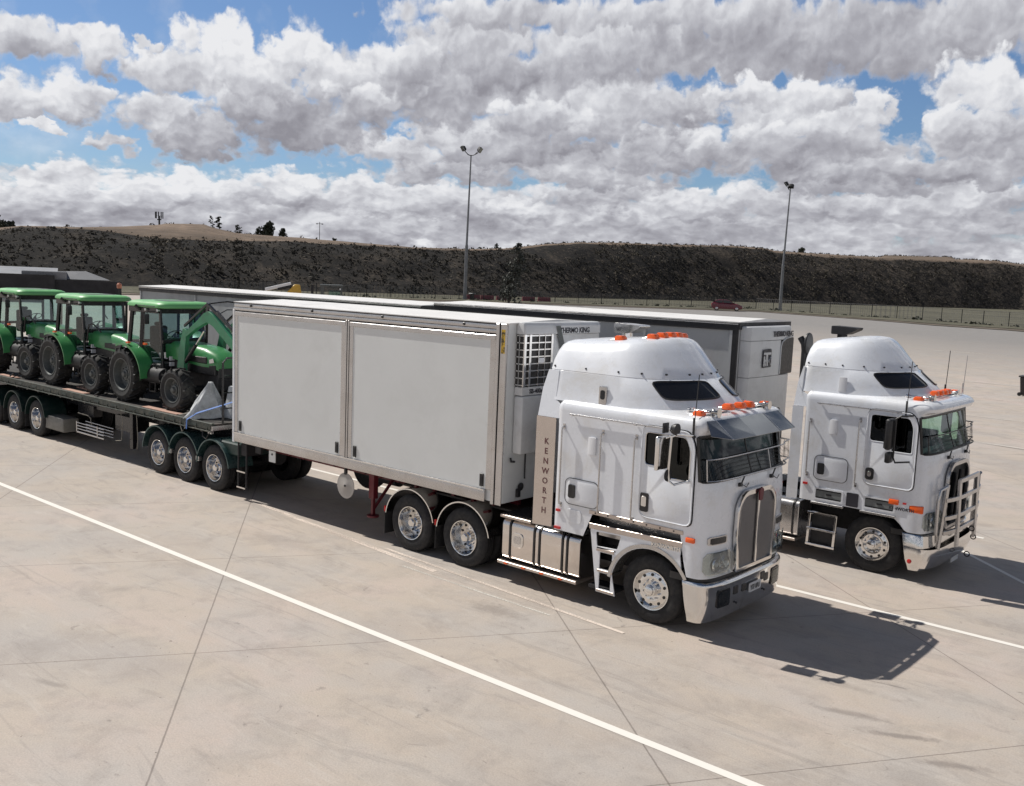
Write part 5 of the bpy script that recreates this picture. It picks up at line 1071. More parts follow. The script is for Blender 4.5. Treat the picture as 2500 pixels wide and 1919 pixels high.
strip('kerb_dirt', EDGE, 3.2, 'kerbdirt', .05, 3)
b = MB(); V = []; n = 0
E2 = []
for (x0, y0), (x1, y1) in zip(EDGE, EDGE[1:]):
    for i in range(6): E2.append((x0+(x1-x0)*i/6, y0+(y1-y0)*i/6))
for x, y in E2:
    d = hypot(x, y)
    for k in (1.015, 1.25, 1.6, 2.1, 3.2): V.append((x*k, y*k, gz(x*k, y*k)+.09))
b.add(V, [(i*5+k, i*5+k+1, (i+1)*5+k+1, (i+1)*5+k) for i in range(len(E2)-1) for k in range(4)])
tag(b.build('grass_verge', 'verge'), kind='structure')
# hill columns
import mathutils
HC = []
for r0, r1 in zip(HILL, HILL[1:]):
    L = hypot(r1[0]-r0[0], r1[1]-r0[1]); n = max(1, int(L/2.5))
    for i in range(n): HC.append([a+(c-a)*i/n for a, c in zip(r0, r1)])
HC.append(list(HILL[-1]))
def hn(x, y, s): return mathutils.noise.fractal(Vector((x*s, y*s, 1.3)), 1., 2.1, 4)
rows = []; NS = 14
for h in HC:
    B_, C1, C2 = Vector(h[0:3]), Vector(h[3:6]), Vector(h[6:9]); col = []
    for i in range(NS+1):
        t = i/NS; p = B_.lerp(C1, t); p.z = B_.z + (C1.z-B_.z)*(t**1.25*.35+.65*sin(t*pi/2)); e = sin(t*pi)
        p.z += hn(p.x, p.y, .09)*1.1*e + hn(p.x, p.y, .4)*.35*(.25+e); col.append(p)
    for i in range(1, 6):
        t = i/5; p = C1.lerp(C2, t); p.z += hn(p.x, p.y, .15)*.12 - .12*(1-t); col.append(p)
    dd = Vector((C2.x, C2.y, 0)).normalized()
    for k, dz in ((25, -1.5), (60, -5), (110, -14)): q = C2 + dd*k; q.z += dz; col.append(q)
    rows.append(col)
nc = len(rows[0]); b = MB(); b.add([p for c in rows for p in c], [(i*nc+k, i*nc+k+1, (i+1)*nc+k+1, (i+1)*nc+k) for i in range(len(rows)-1) for k in range(nc-1)])
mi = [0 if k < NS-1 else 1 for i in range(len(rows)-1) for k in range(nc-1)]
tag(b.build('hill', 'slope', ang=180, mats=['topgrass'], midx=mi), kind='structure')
# scrub over the slope: far too many bushes to count
rnd = random.Random(3); b = MB()
def clump(b, p, r, n, flat=.8, leaf=.3, rnd=rnd):
    for _ in range(n):
        a = rnd.uniform(0, 2*pi); u = rnd.uniform(-.3, 1); q = sqrt(max(0, 1-u*u))*rnd.uniform(.55, 1.05)
        c = Vector((p[0]+r*q*cos(a), p[1]+r*q*sin(a), p[2]+r*flat*u)); s = r*leaf*rnd.uniform(.6, 1.4)
        d1 = Vector((rnd.gauss(0, 1), rnd.gauss(0, 1), rnd.gauss(0, 1))).normalized()*s; d2 = d1.orthogonal().normalized()*s*rnd.uniform(.5, 1.1)
        d2.rotate(mathutils.Quaternion(d1, rnd.uniform(0, 6.28)))
        b.add([c-d1, c-d2*.6, c+d1, c+d2], [(0, 1, 2, 3)])
for _ in range(15000):
    i = rnd.randrange(len(rows)-1); t = rnd.random()**.9*(NS+.4); k = min(int(t), nc-2); f = t-k
    p = rows[i][k].lerp(rows[i][k+1], f).lerp(rows[i+1][k].lerp(rows[i+1][k+1], f), rnd.random())
    dens = hn(p.x, p.y, .05)+hn(p.x+90, p.y, .2)*.6
    if dens < -.25 and p.x > -125: continue
    if p.x > -100 and rnd.random() < .35: continue
    rr_ = rnd.uniform(.22, .62)*(1.0 if t < NS-1 else .5)*(1.5 if rnd.random() < .06 else 1)
    clump(b, (p.x, p.y, p.z-.1), rr_, 7, .6, .36)
for i in range(0, len(rows)-1):
    for _ in range(5):
        p = rows[i][nc-4].lerp(rows[i+1][nc-4], rnd.random())
        if p.x > -150 or rnd.random() < .25: clump(b, (p.x, p.y, p.z-.05), rnd.uniform(.25, .7), 9, .55, .36)
tag(b.build('hillside_scrub', 'scrub', smooth=False), 'dark dry scrub covering the embankment behind the yard', 'scrub', kind='stuff')

# ------------------------------------------------------------------ fence, poles, trees, far things
F = root('wire_fence', (FENCE[0][0], FENCE[0][1], gz(*FENCE[0])), 'low dark wire fence running along the far verge below the embankment', 'fence')
FP = []; carry = 0
for (x0, y0), (x1, y1) in zip(FENCE, FENCE[1:]):
    L = hypot(x1-x0, y1-y0); d = carry
    while d < L: FP.append((x0+(x1-x0)*d/L, y0+(y1-y0)*d/L)); d += 3.4
    carry = d-L
o0 = Vector(F.location); HF = 1.6
for x, y in FP:
    z = gz(x, y)+.05; b = MB(); b.cyl((x-o0.x, y-o0.y, z-o0.z-.1), (x-o0.x, y-o0.y, z-o0.z+HF), .045, n=8); b.build('fence_post', 'steel', F)
b = MB()
for k in (.35, 1.05, HF-.04): b.tube([(x-o0.x, y-o0.y, gz(x, y)+.05+k-o0.z) for x, y in FP], .022 if k > 1.5 else .01, 5)
b.build('fence_wire', 'steel', F)
M['chain'] = meshmat('chain_wire', (.14, .14, .14), 9, .60, .6, .4)
b = MB(); k = len(FP); b.add([(x-o0.x, y-o0.y, gz(x, y)+.1-o0.z) for x, y in FP]+[(x-o0.x, y-o0.y, gz(x, y)+HF-o0.z) for x, y in FP], [(i, i+1, k+i+1, k+i) for i in range(k-1)]); b.build('chain_mesh', 'chain', F)
b = MB(); 
for _ in range(260):
    i = rnd.randrange(len(FP)-1); t = rnd.random(); x = FP[i][0]+(FP[i+1][0]-FP[i][0])*t; y = FP[i][1]+(FP[i+1][1]-FP[i][1])*t-rnd.uniform(-.3, .6)
    clump(b, (x, y, gz(x, y)+.05), rnd.uniform(.12, .42)*(1.4 if rnd.random() < .15 else .8), 12, .7, .4)
tag(b.build('fence_weeds', 'foliage', smooth=False), 'tufts of weeds growing along the foot of the wire fence', 'weeds', kind='stuff')

def pole(loc, H, top, label, heads):
    R = root('floodlight_pole', loc, label, 'light pole', 'tall floodlight poles at the edge of the yard')
    b = MB(); b.tube([(0, 0, -.1), (0, 0, H*.38)], [.24, .20], 14); b.tube([(0, 0, H*.38), (0, 0, H*.38+.25), (top[0], top[1], H)], [.20, .15, .085], 14); b.cyl((0, 0, -.1), (0, 0, .5), .30, n=14); b.build('pole', 'galv', R)
    b = MB(); tx, ty = top
    for (dx, dy, dz) in heads: b.tube([(tx, ty, H-.1), (tx+dx*.5, ty+dy*.5, H+.02), (tx+dx, ty+dy, H+.35+dz)], .05, 6)
    b.build('bracket', 'steel', R)
    for (dx, dy, dz) in heads:
        M4 = Matrix.Translation((tx+dx*1.25, ty+dy*1.25, H+.75+dz)) @ Matrix.Rotation(atan2(dy, dx), 4, 'Z') @ Matrix.Rotation(radians(35), 4, 'Y')
        b = MB(); b.add([M4 @ Vector(p) for p in ((-.16, -.28, -.24), (-.16, .28, -.24), (-.16, .28, .24), (-.16, -.28, .24), (.2, -.42, -.36), (.2, .42, -.36), (.2, .42, .36), (.2, -.42, .36))], [(0, 1, 2, 3), (7, 6, 5, 4), (0, 4, 5, 1), (1, 5, 6, 2), (2, 6, 7, 3), (3, 7, 4, 0)])
        h = b.build('floodlight', 'steel', R, bevel=.03); b = MB(); b.box(.2, .22, -.38, .38, -.32, .32, M4); b.build('lamp_glass', 'lamp', h)
    return R
P1, P2 = (-88.75, 93.62, 1.85), (-61.37, 129.61, 1.85)
pole(P1, 18.8, (.15, .1), 'tall pole with four spread floodlights rising left of centre behind the trailers', [(.62, .52, .05), (-.62, -.50, .1), (-.25, -.85, .0), (.85, .35, -.1)])
pole(P2, 17.0, (.15, .15), 'tall pole with one square floodlight cluster on the right beside the wire fence', [(-.35, -.25, .05), (-.1, .3, -.2)])

def tree(name, loc, H, blobs, label, mat='foliage', leaf=.2, lean=(0, 0), dens=60, tr=.16, cat='tree', group=None, trunk_h=.6, flat=.9):
    R = root(name, loc, label, cat, group); r2 = random.Random(hash(label) % 1000 if False else len(label)*7+int(abs(loc[0])))
    b = MB(); b.tube([(0, 0, -.3), (lean[0]*.3, lean[1]*.3, H*trunk_h*.5), (lean[0]*.7, lean[1]*.7, H*trunk_h), (lean[0], lean[1], H*.93)], [tr, tr*.8, tr*.5, tr*.15], 8)
    for (x, y, z, r) in blobs:
        t = max(.15, (z-r*.6)/H); b.tube([(lean[0]*t*.9, lean[1]*t*.9, max(.1, z-r*1.1)), (x, y, z)], [tr*.35, tr*.1], 6)
    b.build('trunk', 'bark', R)
    b = MB()
    for (x, y, z, r) in blobs:
        clump(b, (x, y, z), r, int(dens*r*r)+14, flat, leaf/max(r, .3), r2)
        for _ in range(5): clump(b, (x+r2.uniform(-r, r)*.8, y+r2.uniform(-r, r)*.8, z+r2.uniform(-.6, .9)*r*flat), r*.45, int(dens*r*r*.22)+8, flat, leaf*2.0/max(r, .3), r2)
    b.build('crown', mat, R, smooth=False); return R
r4 = random.Random(11)
bl = []
for i in range(24):
    z = .7+i*.28; w_ = 1.9*(1-(z/7.8))**.7+.25; bl.append((z*.11+r4.uniform(-w_, w_)*.55, z*.14+r4.uniform(-w_, w_)*.55, z, max(.35, w_*r4.uniform(.4, .62))))
tree('eucalypt_tree', (-79.28, 91.41, 1.85), 7.9, bl, 'slender dark eucalypt leaning right at the kerb behind the trailer roofs', 'foliage2', .17, (.9, 1.1), 42, .16)
# skyline trees far beyond the embankment
def far_at(azx, azy, d): L = hypot(azx, azy); return azx/L*d, azy/L*d
def skytree(ref, zb, h, w_, label, d=330, sp='broad', mat='foliage'):
    """ref: a ground direction; zb/h measured at 190 m, scaled out to distance d"""
    L = hypot(ref[0], ref[1]); k = d/L; x, y = ref[0]*k, ref[1]*k; z0 = 5+(zb-5)*k; hh = h*k; ww = w_*k; top = z0+hh; r3 = random.Random(int(ref[1]*10)); bl = []
    px, py = y/d, -x/d
    if sp == 'broad':
        for i in range(12):
            t = i/11; rr_ = ww*.5*(.35+.3*sin(pi*min(1, t*1.1+.1))); u = r3.uniform(-1, 1)*(ww*.5-rr_)*(1 if t < .75 else .4); bl.append((px*u, py*u, z0-1.9+hh*(.06+.86*t)-rr_*.2, rr_))
        return tree('skyline_tree', (x, y, 1.9), top-1.9, bl, label, mat, ww*.075, (0, 0), 20/max(1, ww*.2), .3, group='trees on the skyline', flat=1.)
    for i in range(9):
        t = i/8; u = r3.uniform(-.3, 1)*ww*.5*(1-.3*t); bl.append((px*u*-1, py*u*-1, z0-1.9+hh*(.25+.68*t), ww*.14))
    return tree('skyline_tree', (x, y, 1.9), top-1.9, bl, label, mat, ww*.06, (0, 0), 14, .28, group='trees on the skyline', flat=.45)
skytree((-160.02, 100.95), 11.4, 2.9, 1.5, 'left of two windblown skyline trees with ragged crowns', sp='wind')
skytree((-159.65, 102.09), 11.4, 2.8, 2.2, 'right of two windblown skyline trees, its branches streaming sideways', sp='wind')
skytree((-158.28, 105.47), 11.0, 1.85, 1.9, 'small sparse skyline tree between windblown pair and round trees', sp='wind')
skytree((-157.11, 108.61), 10.8, 1.6, 1.55, 'small rounded skyline tree touching the left of the biggest crown')
skytree((-156.41, 110.5), 10.8, 2.85, 2.95, 'biggest dense dome-shaped tree on the left skyline')
skytree((-155.35, 113.17), 10.9, 1.75, 1.75, 'lone small dome-shaped tree just right of the biggest skyline crown')
skytree((-140.05, 157.02), 11.0, 1.3, 1.1, 'narrow dark tree on the skyline between the light pole and the eucalypt')
skytree((-114.72, 252.89), 15.2, 1.1, 2.1, 'small round bush on the skyline right of the second light pole')
skytree((-171.65, 68.2), 10.5, 1.6, 1.1, 'small dark tree at the far left edge of the skyline', sp='wind')
skytree((-171.29, 69.35), 9.7, .75, 3.6, 'low wide dark bush spreading at the far left skyline', d=200)
skytree((-96.46, 305.95), 14.2, 1.3, 1.6, 'tiny dark bush on the far right crest below the flat mound')
skytree((-151.62, 122.31), 10.5, .9, 1.15, 'little dark bush on the crest left of the tall light pole')
# phone mast and distant light mast
k = 2.4; x, y = -163.3*k, 92.14*k
R = root('phone_tower', (x, y, 1.9), 'distant phone mast with a ring of panel antennas on the hill skyline', 'phone tower')
zt = 5+(14.25-5)*k
b = MB(); b.tube([(0, 0, -.5), (0, 0, zt-1.9-1.5)], [.6, .35], 10); b.cyl((0, 0, zt-1.9-3.4), (0, 0, zt-1.9-2.9), .9, n=12); b.build('mast', 'steel', R)
for i in range(9): a = 2*pi*i/9; b = MB(); b.box(1.55*cos(a)-.16, 1.55*cos(a)+.16, 1.55*sin(a)-.16, 1.55*sin(a)+.16, zt-1.9-2.7, zt-1.9+.1); b.bar((0, 0, zt-1.9-1.6), (1.5*cos(a), 1.5*sin(a), zt-1.9-1.6), .08, .08); b.build('antenna_panel', 'steel', R)
k = 1.8; x, y = -152.7*k, 119.66*k; zt = 5+(14.35-5)*k
R = root('light_mast', (x, y, 1.9), 'thin distant lamp mast with two cross arms on the skyline', 'light pole')
b = MB(); b.tube([(0, 0, -.5), (0, 0, zt-1.9)], [.13, .09], 8); b.build('mast', 'steel', R)
b = MB(); b.bar((.6*.95, .8*.95, zt-2.5), (-.6*.95, -.8*.95, zt-2.5), .1, .1); b.bar((-.5, .5, zt-2.7), (.5, -.5, zt-2.7), .1, .1); b.build('cross_arm', 'steel', R)
for s in (-1, 1): b = MB(); b.box(s*.5-.25, s*.5+.25, s*.75-.25, s*.75+.25, zt-2.75, zt-2.45); b.build('lamp_head', 'steel', R, bevel=.03)

# sheds at the left, below the embankment
def P95(x, y, z, o): return (x-o[0], y-o[1], z-o[2])
R = root('long_shed', (-93, 24, 1.8), 'long low shed with dark open front and grey sheet roof at far left', 'building')
o_ = (-93, 24, 1.8); d = Vector((.42, .907, 0)); nrm = Vector((-.907, .42, 0))
def slab(b, p0, L, w_, z0, z1): 
    p0 = Vector(p0); b.add([p0+d*a+nrm*c+Vector((0, 0, z)) for z in (z0, z1) for c in (0, w_) for a in (0, L)], [(0, 2, 3, 1), (4, 5, 7, 6), (0, 1, 5, 4), (2, 6, 7, 3), (0, 4, 6, 2), (1, 3, 7, 5)])
b = MB(); slab(b, (0, 0, 0), 16.2, 7, 0, 1.9); slab(b, (-1, -1, 0), 23, .3, 0, 1.5); b.build('shed_wall', 'shed_wall', R)
b = MB(); p = Vector((-.8, -.5, 0)); L = 17.2
b.add([p+Vector((0, 0, 1.95)), p+d*L+Vector((0, 0, 1.85)), p+d*L+nrm*8+Vector((0, 0, 2.45)), p+nrm*8+Vector((0, 0, 2.5)), p+Vector((0, 0, 1.85)), p+d*L+Vector((0, 0, 1.75)), p+d*L+nrm*8+Vector((0, 0, 2.35)), p+nrm*8+Vector((0, 0, 2.4))], [(0, 1, 2, 3), (7, 6, 5, 4), (0, 4, 5, 1), (1, 5, 6, 2), (2, 6, 7, 3), (3, 7, 4, 0)]); b.build('roof', 'shed_roof', R)
b = MB(); [slab(b, Vector((0, -.1, 0))+d*q, 2.6, .08, 1.42, 1.5) for q in (1.5, 5.0, 8.3)]; b.build('roller_door_rail', 'alu', R)
R = root('grey_container', (-87.9, 36.6, 1.85), 'pale grey shipping container in front of the long shed roof', 'container')
b = MB(); slab(b, (0, 0, 0), 3.6, 2.4, 0, 2.15); b.build('container_body', 'shed_roof', R, bevel=.04)
b = MB(); [slab(b, d*(.25*i)-nrm*.03, .1, .05, .1, 2.05) for i in range(1, 14)]; b.build('corrugation', 'shed_roof', R)
R = root('gable_shed', (-87.2, 40.2, 1.85), 'small pale gable-roofed shed beside the grey container', 'building')
b = MB(); slab(b, (0, 0, 0), 3.3, 4, 0, 1.5); b.build('shed_wall', 'shed_wall', R)
b = MB(); b.add([Vector(q) for q in ((-.1, -.2, 1.5), )]+[d*3.6+Vector((0, 0, 1.5)), d*1.6+nrm*1+Vector((0, 0, 2.25)), nrm*4.2+Vector((0, 0, 1.5)), d*3.6+nrm*4.2+Vector((0, 0, 1.5)), d*1.6+nrm*3.2+Vector((0, 0, 2.25)), d*.0+Vector((0, 0, 2.2))+nrm*1.], [(0, 1, 2), (1, 4, 5, 2), (4, 3, 5), (0, 2, 6), (3, 6, 2, 5), (0, 6, 3), (0, 3, 4, 1)]); b.build('roof', 'shed_roof', R)
o = MB(); slab(o, (0, 0, 0), 8.6, .4, 0, 1.45); w_ = o.build('dark_screen_wall', 'shed_wall', loc=(-89.5, 33, 1.8)); tag(w_, 'long dark screen wall standing in front of the sheds at left', 'wall')
R = root('warning_beacon', (-35.55, 18.40, 0), 'round orange beacon on a thin post left of the rear box trailer', 'beacon')
b = MB(); b.tube([(0, 0, 0), (0, 0, 4.05)], .03, 8); b.build('post', 'steel', R); b = MB(); b.lathe([(0, 0), (.08, 0), (.09, .04), (.09, .15), (.05, .2), (0, .21)], (0, 0, 4.03), 'Z', 16); b.build('lamp', 'beacon', R)

# telehandler and forklift just beyond the trailers
R = root('yellow_telehandler', (-51.0, 36.6, 0), 'yellow telehandler, only its lowered boom showing over the trailer roof', 'machine')
b = MB(); b.box(-1.2, 3.2, -.9, .9, .7, 1.9); b.box(.4, 1.8, -1.0, .0, 1.8, 2.9); b.build('body', 'machine', R, bevel=.1)
b = MB(); dd = Vector((1.03, 1.33, 0)).normalized(); p0 = Vector((.2, -.9, 3.72)); b.bar(p0, p0+dd*1.55+Vector((0, 0, .42)), .22, .20); b.build('boom', 'white2', R, bevel=.02)
b = MB(); b.bar(p0+dd*.75+Vector((0, 0, .05)), p0+dd*1.6+Vector((0, 0, .28)), .24, .18); b.build('boom_sleeve', 'gloss_black', R, bevel=.02)
b = MB(); q = p0+dd*1.2+Vector((0, 0, -.22)); b.add([q+nn_*.18+v for nn_ in (Vector((dd.y, -dd.x, 0)), Vector((-dd.y, dd.x, 0))) for v in (Vector((0, 0, 0)), dd*1.05+Vector((0, 0, -.3)), dd*.9+Vector((0, 0, .58)), dd*.55+Vector((0, 0, .6)))], [(0, 1, 2, 3), (7, 6, 5, 4), (0, 4, 5, 1), (1, 5, 6, 2), (2, 6, 7, 3), (3, 7, 4, 0)]); b.build('boom_head', 'machine', R, bevel=.03)
b = MB(); b.bar(p0+dd*1.4+Vector((0, 0, -.4)), Vector((1.6, .2, 1.7)), .3, .3); b.build('boom_mount', 'machine', R)
for xx in (-.6, 2.4):
    for s in (-1, 1): b = MB(); b.lathe([(.25, -.2), (.6, -.2), (.65, 0), (.6, .2), (.25, .2)], (xx, s*1.0, .65), 'Y', 24, closed=True); b.build('wheel', 'rubber', R)
R = root('forklift', (-49.0, 39.2, 0), 'dark forklift with grey overhead guard beside the yellow boom', 'forklift')
a_ = Vector((.62, .785, 0)); c_ = Vector((-.785, .62, 0))
def bxr(b, a0, a1, c0, c1, z0, z1): b.add([a_*a+c_*c+Vector((0, 0, z)) for z in (z0, z1) for c in (c0, c1) for a in (a0, a1)], [(0, 2, 3, 1), (4, 5, 7, 6), (0, 1, 5, 4), (2, 6, 7, 3), (0, 4, 6, 2), (1, 3, 7, 5)])
b = MB(); bxr(b, -.8, 1.3, -.7, .7, .4, 1.9); b.build('body', 'gloss_black', R, bevel=.05)
b = MB(); bxr(b, -.55, .85, -.7, .7, 4.05, 4.16); [bxr(b, q, q+(.18 if q < -.3 else .08), w_, w_+.08, 1.9, 4.05) for q in (-.5, .75) for w_ in (-.7, .62)]; b.build('overhead_guard', 'rimgrey', R, bevel=.01)
b = MB(); bxr(b, .0, .7, -.6, .6, 3.3, 3.8); b.build('rear_panel', 'cab_glass', R)
b = MB(); bxr(b, .65, .73, -.75, -.7, 3.85, 3.95); b.build('work_light', 'white2', R)
b = MB(); bxr(b, -1.1, -.95, -.5, -.4, .1, 4.1); bxr(b, -1.1, -.95, .4, .5, .1, 4.1); bxr(b, .9, 1.6, -.5, .5, 3.3, 3.45); b.build('lift_mast', 'steel', R)
for q in (-.6, .9):
    for w_ in (-.75, .6): b = MB(); p = a_*q+c_*w_; b.cyl((p.x, p.y, .4), (p.x+c_.x*.2, p.y+c_.y*.2, .4), .38, n=20); b.build('wheel', 'rubber', R)

# barriers, bollard, bin
def barrier(x, y, label, L=1.9):
    a = atan2(8.8, 4.4)
    b = MB(); S = [(-.24, 0), (-.24, .12), (-.10, .30), (-.08, .62), (.08, .62), (.10, .30), (.24, .12), (.24, 0)]
    b.add([(xx, u, z) for xx in (-L/2, L/2) for u, z in S], [(i, (i+1) % 8, 8+(i+1) % 8, 8+i) for i in range(8)]+[tuple(range(8)), tuple(range(8, 16))]); 
    for q in (-.5, .5): b.box(q-.12, q+.12, -.255, .255, .0, .08)
    o = b.build('road_barrier', 'barrier', bevel=.02, loc=(x, y, gz(x, y)+.06)); o.rotation_euler = (0, 0, a); tag(o, label, 'barrier', 'red plastic road barriers on the far verge')
barrier(-90.2, 96.8, 'leftmost red road barrier, next to the dark post'); barrier(-89.3, 98.6, 'red road barrier second from the dark post'); barrier(-88.2, 100.6, 'dull red barrier half hidden by the leaning eucalypt')
barrier(-86.2, 103.7, 'red road barrier just right of the eucalypt trunk'); barrier(-85.2, 105.9, 'rightmost red road barrier, ending the row on the verge')
R = root('service_post', (-87.6, 93.8, 1.85), 'squat dark service post with flat cap beside the left barriers', 'post')
b = MB(); b.box(-.22, .22, -.22, .22, 0, .95); b.build('post_body', 'gloss_black', R, bevel=.03); b = MB(); b.box(-.32, .32, -.32, .32, .95, 1.02); b.build('cap', 'galv', R, bevel=.02)
R = root('wheelie_bin', (-12.35, 55.6, .0), 'dark wheeled rubbish bin alone on the yard at the right edge', 'bin')
b = MB(); b.add([(s*(.22 if z < .5 else .29), t*(.24 if z < .5 else .34), z) for z in (.05, .98) for t in (-1, 1) for s in (-1, 1)], [(0, 2, 3, 1), (4, 5, 7, 6), (0, 1, 5, 4), (2, 6, 7, 3), (0, 4, 6, 2), (1, 3, 7, 5)]); b.build('bin_body', 'gloss_black', R, bevel=.03)
b = MB(); b.box(-.36, .33, -.37, .37, .98, 1.06); b.build('lid', 'black', R, bevel=.03); b = MB(); [b.cyl((-.25, s*.28-.03, .1), (-.25, s*.28+.03, .1), .1, n=14) for s in (-1, 1)]; b.build('wheel', 'rubber', R)

# red hatchback, side on
def hatchback(loc, rz, label):
    R = root('parked_car', loc, label, 'car', None, rz)
    prof = [(-1.95, .42), (-1.98, .72), (-1.93, .95), (-1.78, 1.06), (-1.42, 1.33), (-.95, 1.42), (.0, 1.42), (.35, 1.34), (.98, .98), (1.55, .86), (1.92, .70), (2.02, .52), (1.98, .30), (1.62, .22), (-1.7, .22)]
    b = MB(); b.plate(prof, (0, .70, 0), (1, 0, 0), (0, 0, 1), 1.40)
    # tumblehome: pull the roof in
    b.v = [(x, y*(1 if z < .98 else .82), z) for x, y, z in b.v]
    k_ = len(prof); b.build('body', 'carred', R, bevel=.05, seg=2, ang=50)
    for s in (-1, 1):
        b = MB()
        for q in ([(-1.6, 1.06), (-1.3, 1.30), (-.62, 1.36), (-.55, 1.03)], [(-.48, 1.03), (-.52, 1.37), (-.02, 1.36), (.28, 1.29), (.72, 1.02)]):
            b.add([(x, s*(.705-.26*(z-1.0)), z) for x, z in q], [(0, 1, 2, 3, 4)[:len(q)]])
        b.build('side_window', 'black_glass', R, smooth=False)
        for x in (-1.28, 1.28):
            b = MB(); b.lathe([(.18, 0), (.29, -.01), (.30, .03), (.29, .16), (0, .16)], (x, s*.69-(0 if s < 0 else 0), .30), 'Y', 24); w_ = b.build('wheel', 'rubber', R); b = MB(); b.lathe([(0, -.03), (.08, -.025), (.17, -.015), (.19, .0)], (x, s*.705, .30), 'Y', 20); b.build('hubcap', 'alu', w_)
        b = MB(); b.box(-1.97, -1.90, s*.6-.08, s*.6+.08, .72, .90); b.build('tail_light', 'red_lens', R, bevel=.02); b = MB(); b.box(1.86, 1.97, s*.5-.13, s*.5+.13, .60, .72); b.build('headlight', 'lamp', R, bevel=.02)
    b = MB(); b.add([(.42, -.54, 1.32), (.42, .54, 1.32), (.97, .62, 1.01), (.97, -.62, 1.01)], [(0, 1, 2, 3)]); b.add([(-1.45, -.54, 1.33), (-1.45, .54, 1.33), (-1.77, .60, 1.08), (-1.77, -.60, 1.08)], [(3, 2, 1, 0)]); b.build('windscreen', 'black_glass', R)
    return R
hatchback((-62.0, 115.2, 1.93), atan2(.36, .62), 'small dark red hatchback parked alone near the far fence')

# ------------------------------------------------------------------ light, sky, camera
SUNV = Vector((-.79, -.135, 1)).normalized(); el = math.asin(SUNV.z)
sd_ = bpy.data.lights.new('sun', 'SUN'); sd_.energy = 4.9; sd_.angle = radians(.53); sd_.color = (1, .955, .88)
so = bpy.data.objects.new('sun', sd_); COL.objects.link(so); so.rotation_euler = SUNV.to_track_quat('Z', 'Y').to_euler(); so.location = (0, 0, 60)
W = bpy.data.worlds.new('World'); scene.world = W; W.use_nodes = True; nt = W.node_tree; nt.nodes.clear()
out = N(nt, 'ShaderNodeOutputWorld'); bg = N(nt, 'ShaderNodeBackground'); bg.inputs['Strength'].default_value = .05
sky = N(nt, 'ShaderNodeTexSky'); sky.sky_type = 'NISHITA'; sky.sun_disc = False; sky.sun_elevation = el; sky.sun_rotation = atan2(SUNV.x, SUNV.y); sky.altitude = 50; sky.air_density = 1.0; sky.dust_density = .6; sky.ozone_density = 1.5
tc = N(nt, 'ShaderNodeTexCoord'); D = tc.outputs['Generated']
sx = N(nt, 'ShaderNodeSeparateXYZ'); lk(nt, D, sx.inputs[0])
az = mth(nt, 'MULTIPLY', mth(nt, 'ARCTAN2', mth(nt, 'MULTIPLY', sx.outputs[0], -1), sx.outputs[1]), 180/pi); eln = mth(nt, 'MULTIPLY', mth(nt, 'ARCSINE', sx.outputs[2]), 180/pi)
